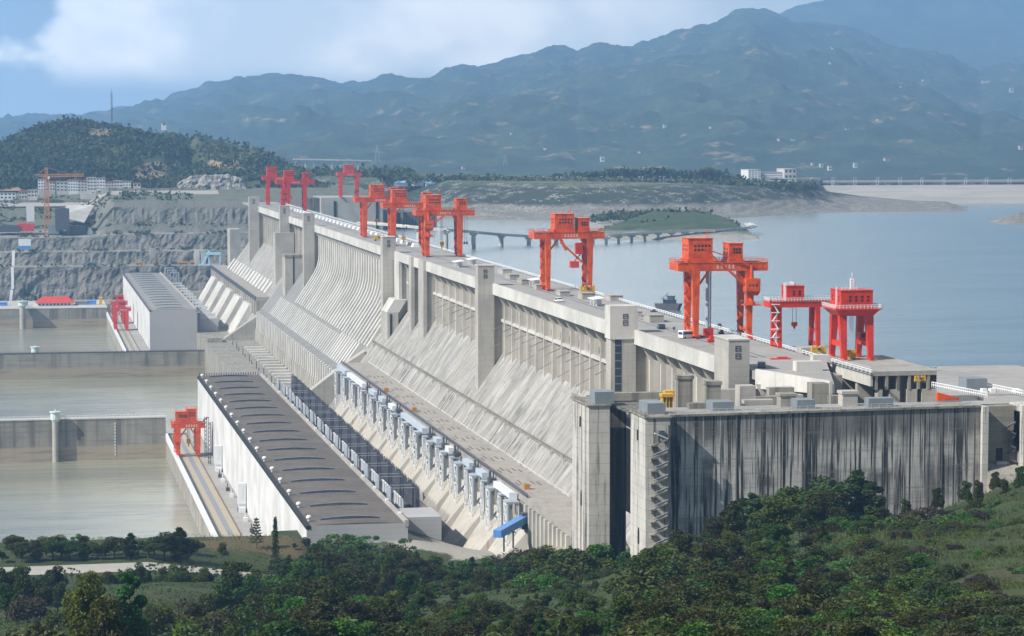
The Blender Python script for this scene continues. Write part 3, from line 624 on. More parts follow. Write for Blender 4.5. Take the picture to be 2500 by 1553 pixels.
# ---- far section
far = thing('far_dam', 'distant stretch of the ribbed dam with three towers beyond the spillway', 'dam', (240, 2350, 60))
T5 = tower(far, 739.5, 742, 765.4, 518, 'tower on the far edge of the spillway')
T6 = tower(far, 683.4, 685, 705, 494, 'middle one of the three far towers')
T7 = tower(far, 607, 610, 631, 475, 'farthest tower, against the rock face', zb=110)
section(far, 2200, 2640); deck(far, 2060, 2700)
for a, b in ((T5[1], T6[0]), (T6[1], T7[0])): beam(far, a, b)
part(MB().box(T6[2]-5, 239, T6[0]-6, T6[1]+6, 110, 172), 'tower_base', C_TOWER, far)
for y in spaced(T5[1], T6[0], 6)+spaced(T6[1], T7[0], 14): part(rib_straight(y, 1.8), 'rib', C_RIB, far)
for y in spaced(2235, 2660, 15): part(MB().prism([(sx(127)-.9, 127), (sx(117)-.9, 117), (sx(117)+.3, 117), (sx(127)+.3, 127)], 'y', y, y+15), 'pale_slab', C_BEAM, far)
b8 = at(696.4, 700, Y=2120); b8r = at(739, 700, Y=2120); zt = at(700, 627, Y=2120).z
lb2 = part(MB().box(b8.x, b8r.x, 2120, 2142, 100, zt), 'lift_block', C_TOWER, far, 'grey block with a dark roof in front of the spillway tower')
part(MB().box(b8.x-.6, b8r.x+.6, 2119.4, 2142.6, zt, zt+1.6), 'roof_slab', C_OLD, lb2)
part(MB().box(b8.x+(b8r.x-b8.x)*.45, b8.x+(b8r.x-b8.x)*.52, 2119.7, 2119.98, 105, zt), 'joint', DARK, lb2)
b9 = at(562, 640, Y=2690); b9r = at(588, 640, Y=2690); zt = at(575, 560, Y=2690).z
part(MB().box(b9.x, b9r.x, 2690, 2725, 100, zt), 'lift_block', C_TOWER, far, 'pale block left of the farthest tower')
plat2 = thing('machinery_platform', 'long grey concrete platform between the far powerhouse and the far ribs', 'platform', (212, 2400, 80))
part(MB().box(203.5, 220, 2206, 2730, 113, 116.4), 'deck_slab', C_PLAT, plat2)
part(MB().prism([(203.8, 113), (219, 113), (206, 100), (203.8, 100)], 'y', 2206, 2730), 'supporting_wall', C_OLD, plat2)
part(MB().box(202.9, 203.5, 2206, 2730, 113.5, 117.2), 'curb', STEELD, plat2)
for i in range(5):
    y = 2245+i*98
    part(MB().prism([(206, 107), (201, 107), (181, 72), (206, 72)], 'y', y, y+56), 'penstock_casing', C_BEAM, plat2)
for y in spaced(2210, 2725, 24): part(MB().box(202.6, 203.6, y, y+3, 101, 113), 'buttress', C_RIB, plat2)
# ---- things on the crest
def deck_box(px, py, a, b, c, m, label, cat='box', grp=None, lid=True, name='slot_cover_box'):
    p = at(px, py, Z=185); g = MB().cbox(p.x, p.y, 185.02, a, b, c)
    if lid: g.cbox(p.x, p.y, 185.02+c, a+.5, b+.5, .25)
    return solo(g, name, m, label, cat, grp)
k = 0
for i in range(34):
    y = 1665+i*25.2
    g = MB().prism([(258.5, 185.03), (263.5, 185.03), (262.3, 187.2), (259.4, 187.2)], 'y', y, y+9)
    solo(g, 'slot_cover', WHITE, 'white sloped slot cover in the row along the far crest beside the reservoir', 'slot cover', 'white slot covers along the far crest')
for i, (px, py, a, b, c) in enumerate([(1250, 681, 5, 14, 2.4), (1280, 693, 5, 12, 2.4), (1232, 668, 5, 16, 2.6), (1316, 706, 4.5, 9, 2.2), (1375, 722, 5, 9, 2.2), (1432, 729, 6, 9, 2.6), (1498, 733, 6, 12, 2.4), (1596, 785, 6, 10, 2.8), (1550, 772, 4, 9, 2.2)]):
    deck_box(px, py, a, b, c, C_TOWER, ['long grey hatch house behind the third tower, second in its row', 'grey hatch house third in the row behind the third tower', 'grey hatch house behind the third tower, farthest in its row', 'small grey hatch house left of the gantry crane with the yellow beam', 'pale hatch house in front of the yellow lifting beam', 'low hatch house under the yellow lifting beam', 'pale hatch house behind the tower with the glass strip', 'grey hatch house on the deck left of the white van', 'low grey hatch house just right of the tower with the glass strip'][i], 'hatch', 'grey hatch houses on the crest', name='hatch_house')
for i, (px, py) in enumerate([(1118, 648), (1305, 694), (1455, 742), (1152, 642)]):
    p = at(px, py+4, Z=185); g = MB()
    for dx, dy in ((-1.8, -3), (1.8, -3), (-1.8, 3), (1.8, 3)): g.cbox(p.x+dx, p.y+dy, 185.02, .35, .35, 3)
    g.prism([(p.x-2.6, 187.9), (p.x+2.6, 188.6), (p.x+2.6, 188.9), (p.x-2.6, 188.2)], 'y', p.y-6, p.y+6); g.cbox(p.x+1, p.y, 185.02, 1.8, 3, 2.6)
    solo(g, 'bus_shelter', WHITE, ['white open shelter on legs on the deck left of the third tower', 'white canopy beside the legs of the second gantry crane', 'white canopy against the tower with the glass strip', 'white slanted canopy touching the third tower'][i], 'shelter')
rg = MB()
for y in range(780, 2640, 4):
    rg.box(271.3, 271.6, y, y+.34, 185, 186.4)
rg.box(271.3, 271.6, 778, 2640, 186.2, 186.45); rg.box(271.3, 271.6, 778, 2640, 185.6, 185.75)
solo(rg, 'crest_railing', WHITE, 'white post railing along the reservoir edge of the crest', 'railing')
# ================================================================ powerhouses
def powerhouse(y0, y1, label, roofm, wallm, endm, nv, near):
    t = thing('powerhouse', label, 'building', (136, (y0+y1)/2, 60))
    X0, X1 = 115., 157.2
    part(MB().box(X0, X0+1, y0+.6, y1, 40, 101), 'side_wall', wallm, t)
    part(MB().box(X0, X1, y0, y0+.6, 40, 101), 'end_wall', endm, t); part(MB().box(X0, X1, y1, y1+.6, 40, 101), 'end_wall', endm, t)
    part(MB().box(X1-1, X1, y0+.6, y1, 40, 101.2), 'rear_wall', endm, t)
    n = 14
    prof = [(X0+1.6+(X1-X0-3)*i/n, 101+.7*math.sin(math.pi*i/n)) for i in range(n+1)]
    part(MB().prism([(X0+1.6, 99.8)]+prof+[(X1-1.4, 99.8)], 'y', y0+.2, y1), 'roof', roofm, t)
    part(MB().box(X0-.3, X0+1.6, y0-.2, y1+.3, 99.6, 101.1), 'gutter', DARK if near else STEELD, t)
    part(MB().box(X1-1.4, X1+.3, y0-.3, y1+.3, 99.6, 102.2), 'parapet', C_TOWER, t)
    g = MB()
    for i in range(26):
        x = X0+1+(X1-X0-2)*i/25; g.box(x, x+.5, y1+.1, y1+.5, 101, 103)
    part(g, 'coping_fence', STEELD, t)
    for i in range(nv):
        y = y0+12+i*(y1-y0-24)/(nv-1)
        part(MB().prism([(122, 101.2), (122.4, 102.), (128, 102.5), (136, 102.8), (143, 102.5), (147, 102.), (147.3, 101.2), (136, 101.4)], 'y', y, y+1.9), 'skylight', SKYL if near else HUTG, t)
        if near:
            v = part(MB().cyl((117.2, y-1, 101), (117.2, y-1, 102.6), .55).sphere((117.2, y-1, 102.9), 1.25, 1.25, .95, 10, 5), 'ventilator', WHITE, t, smooth=True)
    return t
SKYL = mat('blue_grey_skylight', (.065, .07, .085), .45, [('n', .4, .4, .7, (.11, .125, .16), .6)])
ph = powerhouse(1028, 1667, 'long powerhouse with a brown gravel roof, dark skylight strips and white side wall', C_ROOF, C_WHITE, C_GREYW, 17, True)
ph2 = powerhouse(2282, 2862, 'distant powerhouse with pale ridged roof beside the red tail cranes', C_ROOFL, C_WHITE, C_GREYW, 16, False)
part(MB().box(157.5, 160, 2281, 2284, 60, 99).box(160, 177, 2290, 2400, 60, 92), 'annex', C_GREYW, ph2)
part(MB().box(157.6, 160, 2280.6, 2281, 62, 98), 'joint', STEELD, ph2)
for i in range(16):
    y = 1045+i*38.3
    part(MB().cbox(156.4, y, 102.2, 1.2, 2.2, .9), 'roof_box', WHITE, ph)
# ---- switchyard behind the near powerhouse
sw = thing('switchyard', 'dark trench of electrical equipment between the near powerhouse and the dam foot', 'switchyard', (167, 1350, 80))
part(MB().box(157.5, 177, 1060, 1600, 78, 93), 'floor_slab', C_ROOF, sw)
part(MB().box(157.6, 176.5, 1059, 1086, 78, 98.4), 'end_block', C_GREYW, sw)
part(MB().box(176, 177.2, 1086, 1600, 93, 96), 'parapet', C_OLD, sw)
def line_gantry():
    t = thing('line_gantry', 'white', 'gantry', (0, 0, 0), 'switchyard gantries')
    for dy in (-4.5, -1.5, 1.5, 4.5): part(MB().cyl((0, dy, 0), (0, dy, 12.5), .5), 'post', STEELB, t)
    part(MB().beam((0, -5, 12.3), (0, 5, 12.3), .45).beam((0, -4.5, 12.2), (11, -4.5, 12.2), .22).beam((0, 4.5, 12.2), (11, 4.5, 12.2), .22), 'crossbeam', STEELB, t)
    for dy in (-4.5, 4.5): part(MB().cyl((11, dy, 0), (11, dy, 12.3), .35), 'rear_post', STEELD, t)
    return t
def bushing_bank():
    t = thing('transformer_bank', 'dark', 'transformer', (0, 0, 0), 'transformer banks')
    part(MB().cbox(6, 0, 0, 3, 12, 2.4).cbox(3.4, 0, 0, .7, 17, 1.2).cbox(8.5, 0, 0, .7, 17, 1.4).cbox(10.6, 0, 0, .7, 17, 1.4), 'tank', STEELD, t)
    for i in range(13):
        dy = -14.4+i*2.4
        part(MB().cyl((8.5, dy, 0), (8.5, dy, 11+(i % 3)*1.1), .34, .26, 6).cyl((8.5, dy, 5), (8.5, dy, 6.6), .55, .5, 6), 'bushing', STEELD, t)
        part(MB().cyl((10.6, dy+1.2, 0), (10.6, dy+1.2, 10.5+(i % 2)), .3, .24, 6), 'bushing', STEELD, t)
        part(MB().cyl((3.4, dy, 0), (3.4, dy, 5.4), .26, .22, 6).sphere((3.4, dy, 5.7), .48, .48, .42, 8, 4), 'insulator', WHITE if i % 3 else STEELB, t)
    return t
lg = line_gantry(); bb = bushing_bank()
for i in range(14):
    y = 1105+i*37.5
    a = lg if i == 0 else clone(lg, (0, 0, 0)); a.location = (160.6, y, 93)
    a['label'] = '%s grey-white switchyard gantry along the roof edge, from the near end' % ORD[i]
    b = bb if i == 0 else clone(bb, (0, 0, 0)); b.location = (164, y+17, 93)
    b['label'] = '%s dark transformer bank behind the roof edge, from the near end' % ORD[i]
for i in range(12):      # far powerhouse's frames
    y = 2330+i*44
    g = MB()
    for dx in (0, 9):
        for dy in (0, 7): g.beam((160+dx, y+dy, 90), (160+dx, y+dy, 109 if i > 8 else 100), .9)
    h = 109 if i > 8 else 100
    g.beam((160, y, h), (169, y, h), .9).beam((160, y+7, h), (169, y+7, h), .9).beam((160, y, h), (160, y+7, h), .9).beam((169, y, h), (169, y+7, h), .9).beam((160, y, 96), (169, y, h-1), .5)
    solo(g, 'gantry_portal', STEELB if i > 8 else STEELW, '%s pale steel portal behind the distant powerhouse, from the near end' % ORD[i], 'frame', 'steel frames behind the distant powerhouse')
# ---- tail platforms (downstream) with draft-gate piers
CREAM = cnc('cream_pier_concrete', (.56, .50, .42), (.33, .2, .14), streak=.5, sp=.9, joints=False)
STRIP = mat('grey_walkway_plates', (.23, .24, .26), .8, [('g', 1, 3., .2, (.3, .3, .31), .5), ('n', .3, .4, .7, (.27, .275, .29), .6)])
YEL = mat('yellowish_paving', (.42, .36, .265), .9, [('n', .3, .4, .7, (.36, .30, .22), .7), ('g', 1, 4., .6, (.27, .2, .15), .4)])
def tail(y0, y1, label, near):
    t = thing('tail_platform', label, 'platform', (104, (y0+y1)/2, 60))
    part(MB().box(95, 115, y0, y1, 42, 64.9), 'deck_slab', C_DECK, t)
    part(MB().box(92.3, 93.5, y0, y1, 62, 66.4), 'parapet', STEELW, t)
    for i, y in enumerate(spaced(y0, y1, 74)): part(MB().box(92.5, 95, y, y+3.6, 42, 64.5), 'gate_pier', CREAM if i % 6 != 2 else STEELB, t)
    part(MB().box(93.5, 95, y0, y1, 63.5, 64.9), 'edge_strip', C_DECK, t)
    part(MB().box(96.4, 99.2, y0, y1, 64.9, 64.96).box(102, 105, y0, y1, 64.9, 64.96), 'paving_strip', YEL, t)
    part(MB().box(99.2, 102, y0, y1, 64.9, 65.0), 'walkway_strip', STRIP, t)
    part(MB().box(95.2, 95.6, y0, y1, 64.9, 65.3), 'rail_track', STEELD, t); part(MB().box(105.4, 105.8, y0, y1, 64.9, 65.3), 'rail_track', RUSTR, t)
    return t
RUSTR = mat('rusty_rail', (.2, .12, .06), .8, [('n', .6, .4, .7, (.3, .22, .1), .6)])
tl = tail(930, 1655, 'long tail platform with crane rails along the white side of the near powerhouse', True)
tl2 = tail(2230, 2862, 'distant tail platform under the pair of red cranes', False)
for i, (px, py) in enumerate(((533, 1164), (591, 1255))):
    y = yfor(px, 112.5, 65); z = 65
    solo(MB().box(110.5, 114.6, y, y+3.4, 69, 80).box(110.8, 114.4, y+.3, y+3, 65, 69).cbox(112.5, y-2, 65, 3, 3.4, 2.6).box(112, 113, y-.12, y-.02, 72, 79), 'vent_shaft', STEELW,
         ['grey vent shaft against the white wall, nearer the red tail crane', 'grey vent shaft against the white wall, nearest the camera'][i], 'shaft', 'vent shafts')
for i, y in enumerate((1240, 1275, 1310, 1360, 1385, 1420, 1440)):
    solo(MB().cbox(111.5, y, 64.9, 2, 2.6, 2).cyl((111.5, y+2, 64.9), (111.5, y+2, 69), .25), 'valve_box', STEELW if i % 2 else STEELD, '%s small valve box at the foot of the white wall, from the near end' % ORD[i], 'box', 'valve boxes along the white wall')
for i, (px, pt, pb) in enumerate(((503, 1019, 1108), (512, 1032, 1121))):
    b = at(px, pb, X=110); q = at(px, pt, X=110)
    solo(MB().lattice((110, b.y, 65), (110, b.y, q.z), 1.3, 10, .3), 'lattice_mast', STEELD, ['dark thin mast right of the orange tail crane, farther', 'dark thin mast right of the orange tail crane, nearer'][i], 'mast', 'dark masts')
# ---- guide walls across the tail water
def wallx(name, x0, x1, y0, y1, z1, m, label, rail=True, teeth=False):
    t = thing(name, label, 'wall', ((x0+x1)/2, y0, 45))
    part(MB().box(x0, x1, y0, y1, 42, z1), 'wall_body', m, t)
    g = MB()
    if teeth:
        x = x0
        while x < x1: g.box(x, x+.7, y0+.1, y0+.7, z1, z1+1.9); x += 2.2
        g.box(x0, x1, y0+.2, y0+.6, z1, z1+1.1)
        part(g, 'parapet_teeth', STEELD, t)
    else:
        part(g.rail([(x0, y0+.3, z1), (x1, y0+.3, z1)], 2.1, 2.4, .28), 'railing', WHITE, t)
        part(MB().box(x0, x1, y0-.3, y1+.3, z1-.5, z1+.06), 'coping', C_BEAM, t)
    return t
wallx('guide_wall', -700, 92.4, 1643, 1652, 77.2, C_TAIL, 'stained concrete guide wall across the tail water beside the near orange crane')
wallx('guide_wall', -700, bl.x, 2186, 2194, at(250, 862, Y=2186).z, C_TAIL, 'dark streaked guide wall in the middle of the tail water', teeth=True)
zc = at(150, 752, Y=2745).z
wc = wallx('guide_wall', -700, 93, 2745, 2862, zc, C_TAIL, 'farthest pale wharf wall across the tail water under the rock face')
for i, (px, y, r, zt, X) in enumerate(((133, 1640.5, 2.6, 80.5, 20), (86, 2190, 2.8, 77, None), (57, 2738, 4.0, zc+8, None))):
    x = at(px, 900, Y=y).x; z1 = zt if i else 82
    t = thing('mooring_tower', ['pale green capped round tower on the nearest guide wall', 'pale green round tower on the middle guide wall', 'pale green round tower in the water below the wharf'][i], 'tower', (x, y, 48))
    part(MB().cyl((x, y, 42), (x, y, z1-6), r*(.8 if i != 1 else .6), n=14), 'shaft', C_TOWER if i != 1 else C_OLD, t)
    part(MB().cyl((x, y, z1-6), (x, y, z1-4.6), r*.8, r*1.15, n=14).cyl((x, y, z1-4.6), (x, y, z1), r*1.15, n=14).cyl((x, y, z1), (x, y, z1+.5), r*1.45, n=14), 'cap', GREENW, t)
    part(MB().cyl((x, y, z1+.5), (x, y, z1+2), .3, n=6), 'lamp', WHITE, t)
g = MB()
for k in range(11): g.box(59.5, 60.2, 1642.7, 1642.95, 53+k*2, 54.1+k*2)
solo(g, 'water_gauge', WHITE, 'white water level gauge marks painted up the nearest guide wall', 'gauge')
# red roofed pavilion on the wharf, with blue huts beside it
a = at(90, 752, Y=2790); b = at(180, 752, Y=2790)
t = thing('pavilion', 'white pavilion with a red roof on the wharf below the rock face', 'building', ((a.x+b.x)/2, 2795, zc))
part(MB().box(a.x, b.x, 2780, 2800, zc+.1, zc+3.4), 'wall', WHITE, t)
part(MB().prism([(2777, zc+3.4), (2790, zc+9.5), (2803, zc+3.4)], 'x', a.x+5, b.x-5).hexa([(a.x-1.5, 2777, zc+3.3), (b.x+1.5, 2777, zc+3.3), (b.x+1.5, 2803, zc+3.3), (a.x-1.5, 2803, zc+3.3), (a.x+6, 2786, zc+8.8), (b.x-6, 2786, zc+8.8), (b.x-6, 2794, zc+8.8), (a.x+6, 2794, zc+8.8)]), 'roof', REDH, t)
for i in range(9): part(MB().box(a.x+2+i*(b.x-a.x-4)/9, a.x+4+i*(b.x-a.x-4)/9, 2779.8, 2779.95, zc+.8, zc+2.6), 'window', DARK, t)
for i, (px, w, h, m) in enumerate(((8, 9, 3, BLUE), (64, 4, 4, BLUE), (200, 14, 3.4, HUTG), (225, 9, 4, BLUE), (246, 3, 7, YELLOW))):
    p = at(px, 752, Y=2792)
    solo(MB().cbox(p.x, 2792, zc+.1, w, 6, h).prism([(2788.6, zc+h+.1), (2792, zc+h+1.3), (2795.4, zc+h+.1)], 'x', p.x-w/2-.3, p.x+w/2+.3), 'site_hut', m, ['blue hut at the left end of the wharf', 'small blue hut left of the red roofed pavilion', 'grey hut right of the red roofed pavilion', 'blue hut near the right end of the wharf', 'tall narrow yellow hut at the corner of the wharf'][i], 'hut')
# ---- the white and dark shafts on the rock face
def shaft(px0, py0, px1, py1, y, w, label, m=WHITE, cat='conduit', name='white_conduit'):
    p = at(px0, py0, Y=y); q = at(px1, py1, Y=y-2)
    return solo(MB().beam(p, q, w, 3), name, m, label, cat)
shaft(33, 612, 32, 650, 2894, 3.2, 'upper piece of the white conduit running down the rock face', cat='conduit')
shaft(30, 652, 31, 706, 2892, 3.2, 'middle piece of the white conduit running down the rock face')
shaft(29, 708, 24, 744, 2874, 3., 'lowest slanted piece of the white conduit running down the rock face')
p = at(373, 625, Y=2894)
solo(MB().box(p.x-3.4, p.x+3.4, 2894, 2899, at(373, 629, Y=2894).z, at(373, 606, Y=2894).z), 'gauge_house', C_TOWER, 'small square concrete block half way up the rock face', 'block')
p = at(489, 625, Y=2892)
for k, dx in enumerate((-3.4, 3.4)):
    solo(MB().box(p.x+dx-2.6, p.x+dx+2.6, 2894, 2899, 107, at(489, 610, Y=2894).z), 'concrete_pillar', C_BEAM, ['pale pillar left of the light blue gantry', 'pale pillar touching the light blue gantry'][k], 'pillar')
p = at(60, 583, Y=2935); q = at(60, 611, Y=2930)
t = thing('billboard', 'white board with a blue foot standing above the rock face', 'billboard', (p.x, 2932, q.z))
part(MB().box(p.x-7, p.x+7, 2931, 2931.6, q.z+5, p.z), 'panel', WHITE, t); part(MB().box(p.x-7, p.x+7, 2930.8, 2931.8, q.z+1, q.z+5), 'foot', BLUE, t)
for dx in (-5, 5): part(MB().box(p.x+dx-.3, p.x+dx+.3, 2931.8, 2932.4, q.z-8, p.z-1), 'post', STEELD, t)
p = at(74, 503, Y=3010); q = at(74, 541, Y=3010)
solo(MB().box(p.x-4.6, p.x+4.6, 3010, 3011, q.z, p.z).box(p.x-4, p.x-3.4, 3011, 3012, q.z-14, p.z-2).box(p.x+3.4, p.x+4, 3011, 3012, q.z-14, p.z-2), 'billboard', WHITE, 'tall narrow white board left of the tower crane', 'billboard')

yr = MB()
for i in range(40):
    x0 = -45+i*7.2; x1 = x0+7.2
    def zz(x): k = min(1, max(0, (x-84)/26)); return lin(3122, interp(PLF, PRF, k*k*(3-2*k)))
    yr.add([(x0, 3108, zz(x0)+.8-1.6), (x1, 3108, zz(x1)+.8-1.6), (x1, 3136, zz(x1)+3.2), (x0, 3136, zz(x0)+3.2)], [(0, 1, 2, 3)])
struct(yr, 'yard_road', ASPH)
rw = MB()
for i in range(38):
    x0 = -45+i*7.2; rw.box(x0, x0+7.15, 3137, 3138.2, zz(x0)-1, zz(x0)+6+(i % 5 == 2)*.8)
solo(rw, 'retaining_wall', C_OLD, 'long grey retaining wall along the yard road below the town houses', 'wall')
# ================================================================ cranes
def windows(parent, x0, x1, y, z0, z1, nx, nzr, ax='y', s=.85):
    for i in range(nx):
        for j in range(nzr):
            u = x0+(x1-x0)*(i+.5)/nx; z = z0+(z1-z0)*(j+.5)/nzr
            g = MB().box(u-s/2, u+s/2, y-.05, y+.02, z-s/2, z+s/2) if ax == 'y' else MB().box(y-.05, y+.02, u-s/2, u+s/2, z-s/2, z+s/2)
            part(g, 'window', DARK, parent)
def house(t, x0, x1, y0, y1, z0, z1, m, n=(5, 2), side=(3, 2)):
    h = part(MB().box(x0, x1, y0, y1, z0, z1), 'machine_house', m, t)
    part(MB().box(x0-.25, x1+.25, y0-.25, y1+.25, z1, z1+.3), 'roof', m, h)
    windows(h, x0+.8+(x1-x0)*.12, x1-.6, y0, z0+(z1-z0)*.35, z0+(z1-z0)*.75, n[0], n[1])
    windows(h, y0+.8, y1-.8, x0, z0+(z1-z0)*.35, z0+(z1-z0)*.75, side[0], side[1], 'x')
    return h
def leg(t, x, y, H, wt, wb, m, lean=0., dt=2.4, db=1.8):
    a = Vector((x, y+lean, 1.6)); b = Vector((x, y, H)); L = MB()
    L.hexa([(a.x-wb/2, a.y-db/2, a.z), (a.x+wb/2, a.y-db/2, a.z), (a.x+wb/2, a.y+db/2, a.z), (a.x-wb/2, a.y+db/2, a.z), (b.x-wt/2, b.y-dt/2, b.z), (b.x+wt/2, b.y-dt/2, b.z), (b.x+wt/2, b.y+dt/2, b.z), (b.x-wt/2, b.y+dt/2, b.z)])
    l = part(L, 'leg', m, t)
    part(MB().box(a.x-wb*.5, a.x+wb*.5, a.y-2.4, a.y+2.4, .9, 1.6).cyl((a.x-.3, a.y-1.5, .55), (a.x+.3, a.y-1.5, .55), .5).cyl((a.x-.3, a.y+1.5, .55), (a.x+.3, a.y+1.5, .55), .5), 'bogie', m, l)
    return l
def gantry(label, loc, span=21., H=25.5, W=11., ol=6.5, orr=7., h1=(-.5, 9.3, 7.9), h2=(16.5, 5.4, 6.2), m=ORANGE, grp='orange gantry cranes on the crest', ext=None, rope=(6., 12.), name='gantry_crane', gh=3.2, lw=(3.2, 2.1)):
    """origin under the left leg line; x across the crest, y along it"""
    t = thing(name, label, 'crane', loc, grp, org=(0, 0, 0))
    for x in (0, span):
        for y in (-W/2, W/2): leg(t, x, y, H, lw[0]*.95, lw[1]*.9, m, lean=(-.6 if y < 0 else .6))
        g = MB().beam((x, -W/2-.4, 3), (x, W/2+.4, 3), 1.5, 1.6).beam((x, -W/2, H-4), (x, W/2, H-4), 1.2)
        part(g, 'sill_beam', m, t)
        g = MB()
        for k in range(8):
            z = 3+k*(H-4)/8; s = 1 if k % 2 else -1
            g.beam((x-2.1, s*2.6, z), (x-2.1, -s*2.6, z+(H-4)/8), .5, .35); g.beam((x-2.1, s*3.4, z+.1), (x-1., s*3.4, z+.1), 1.5, .2)
        part(g, 'stair', m, t)
    part(MB().beam((1.5, -W/2, H-5), (5, -W/2, H-.2), .7).beam((span-1.5, -W/2, H-5), (span-4.5, -W/2, H-.2), .7), 'knee_brace', m, t)
    for y in (-W/2, W/2): part(MB().box(-ol, span+orr, y-1.15, y+1.15, H, H+gh), 'girder', m, t)
    part(MB().box(-ol-.6, -ol+1.4, -W/2-1.2, W/2+1.2, H+.1, H+gh-.1), 'end_beam', m, t)
    part(MB().box(span+orr-1.2, span+orr+.2, -W/2-1.2, W/2+1.2, H+.6, H+gh-.1), 'end_beam', m, t)
    zr = H+gh
    part(MB().rail([(-ol-.6, -W/2-1.5, zr), (span+orr, -W/2-1.5, zr), (span+orr, W/2+1.5, zr), (-ol-.6, W/2+1.5, zr), (-ol-.6, -W/2-1.5, zr)], 1.3, 2.5, .14), 'railing', m, t)
    g = MB()
    for k in range(5):
        x = span*.38+k*1.5; g.box(x, x+1, -W/2-1.2, -W/2-1.16, H+1, H+1.25).box(x+.4, x+.6, -W/2-1.2, -W/2-1.16, H+.9, H+2.4).box(x, x+1, -W/2-1.2, -W/2-1.16, H+1.8, H+2.)
    part(g, 'lettering', WHITE, t)
    x0, w, hh = h1; part(MB().box(x0-.6, x0+w+.6, -W/2, W/2, zr, zr+1.4), 'trolley', m, t)
    hs = house(t, x0, x0+w, -W/2+.4, W/2-.6, zr+1.4, zr+1.4+hh, m)
    part(MB().cyl((x0+w-.8, 0, zr+1.4+hh), (x0+w-.8, 0, zr+5+hh), .16, n=5).beam((x0+w-1.9, 0, zr+3+hh), (x0+w+.3, 0, zr+3+hh), .2), 'antenna', m, hs)
    if h2:
        x0, w, hh = h2; part(MB().box(x0-.4, x0+w+.4, -W/2+.4, W/2-.4, zr, zr+1), 'trolley', m, t)
        house(t, x0, x0+w, -W/2+.8, W/2-1.4, zr+1, zr+1+hh, m, (3, 2), (2, 2))
    if rope:
        x, L = rope; zb = H+.4-L
        part(MB().cyl((x-.5, 0, zb), (x-.5, 0, H+1), .1, n=5).cyl((x+.5, 0, zb), (x+.5, 0, H+1), .1, n=5).cyl((x-.2, 1, zb), (x-.2, 1, H+1), .1, n=5), 'hoist_rope', STEELD, t)
        part(MB().box(x-1.2, x+1.2, -.9, .9, zb-2.2, zb+.3).prism([(-.5, zb-2.2), (.5, zb-2.2), (.3, zb-4.2), (-.3, zb-4.2)], 'x', x-.4, x+.4), 'hook_block', YELLOW if ext != 'dark' else STEELD, t)
    return t
def jib(t, x, y, z, tip, m=ORANGE, cabz=None):
    """slewing jib crane on a crane leg: mast, round cab, boom with tie"""
    j = part(MB().cyl((x, y, z-11), (x, y, z+3), .85, .7).cyl((x, y, z-12.2), (x, y, z-11), 1.5, 1.5), 'jib_mast', m, t)
    cb = part(MB().box(x-2.8, x+2.8, y-2.2, y+2.2, z-7, z-2.2).hexa([(x-2, y-1.6, z-8.6), (x+2, y-1.6, z-8.6), (x+2, y+1.6, z-8.6), (x-2, y+1.6, z-8.6), (x-2.8, y-2.2, z-7), (x+2.8, y-2.2, z-7), (x+2.8, y+2.2, z-7), (x-2.8, y+2.2, z-7)]), 'jib_cab', m, t)
    windows(cb, x-2, x+2, y-2.2, z-5.6, z-3.8, 3, 1, s=.7)
    part(MB().box(x-3.4, x+3.4, y-2.6, y+2.6, z-12.4, z-12).rail([(x-3.4, y-2.6, z-12), (x+3.4, y-2.6, z-12)], 1.2, 1.6, .14), 'jib_platform', m, t)
    part(MB().beam((x-.4, y, z-6.5), tip, 1.1, 1.1, .6, .6).beam((x, y, z+2.6), (tip[0], tip[1], tip[2]+.6), .4), 'boom', m, t)
D = 185.02
c1 = gantry('nearest orange gantry crane with a slewing jib, in front of the white van', (251.6, 929, D), rope=None, h1=(-2.6, 9.4, 7.6), h2=(13.4, 5.4, 6.))
jib(c1, 21.6, -7.4, 24.8, (3.5, -7.6, 33.5))
part(MB().cyl((6.3, 0, 3.2), (6.3, 0, 26), .75, n=8).cyl((7.5, 0, 3.2), (7.5, 0, 26), .3, n=6), 'lifting_column', STEELB, c1)
part(MB().box(5, 8.4, -1.2, 1.2, 0.6, 3.4).box(3.6, 9.5, -2, 2, .1, .7), 'lifting_foot', m=None if False else RED, parent=c1)
c2 = gantry('orange gantry crane with a folded jib between its legs, beside the yellow lifting beam', (253.6, 1210, D), rope=(22.8, 24), h1=(3.6, 9.6, 7.4), h2=(15.4, 5.6, 5.6), ext='dark')
part(MB().beam((6, -6.8, 24), (17, -6.8, 14), .9).beam((6, -6.8, 25.6), (9, -6.8, 20), 1.3), 'folded_boom', ORANGE, c2)
part(MB().box(10.8, 15, -8.5, -5.4, 11.4, 14.6).beam((13, -7, 14.6), (16, -7, 18), .5), 'jib_cab', REDH, c2); part(MB().box(13.6, 17, -7.6, -5, 18, 23.5), 'winch_box', RED, c2)
t_ = thing('water_tank', 'pale blue tank between the two machine houses of the second crane', 'tank', (265.6, 1210, D+28.9))
part(MB().cyl((265.6, 1210, D+28.9), (265.6, 1210, D+33), 1.9, n=12), 'tank_body', BLUER, t_); part(MB().cyl((265.6, 1210, D+33), (265.6, 1210, D+34.2), 1.9, .3, n=12), 'tank_top', WHITE, t_)
c3 = gantry('orange gantry crane with a raised jib, rightmost of the cluster of four', (247.2, 1541, D), rope=(10.2, 17), span=20.6, h1=(-.6, 9.6, 7.8), h2=(18.6, 6.6, 6), orr=9, lw=(3.9, 2.9))
jib(c3, .8, -7.6, 25, (13.6, -7.8, 27.6))
part(MB().cyl((24.4, 0, 9), (24.4, 0, 26), .12, n=5).cyl((26, 0, 9), (26, 0, 26), .12, n=5).box(23.9, 24.9, -.5, .5, 7.4, 9).box(25.5, 26.5, -.5, .5, 7.4, 9), 'side_hoist', STEELD, c3)
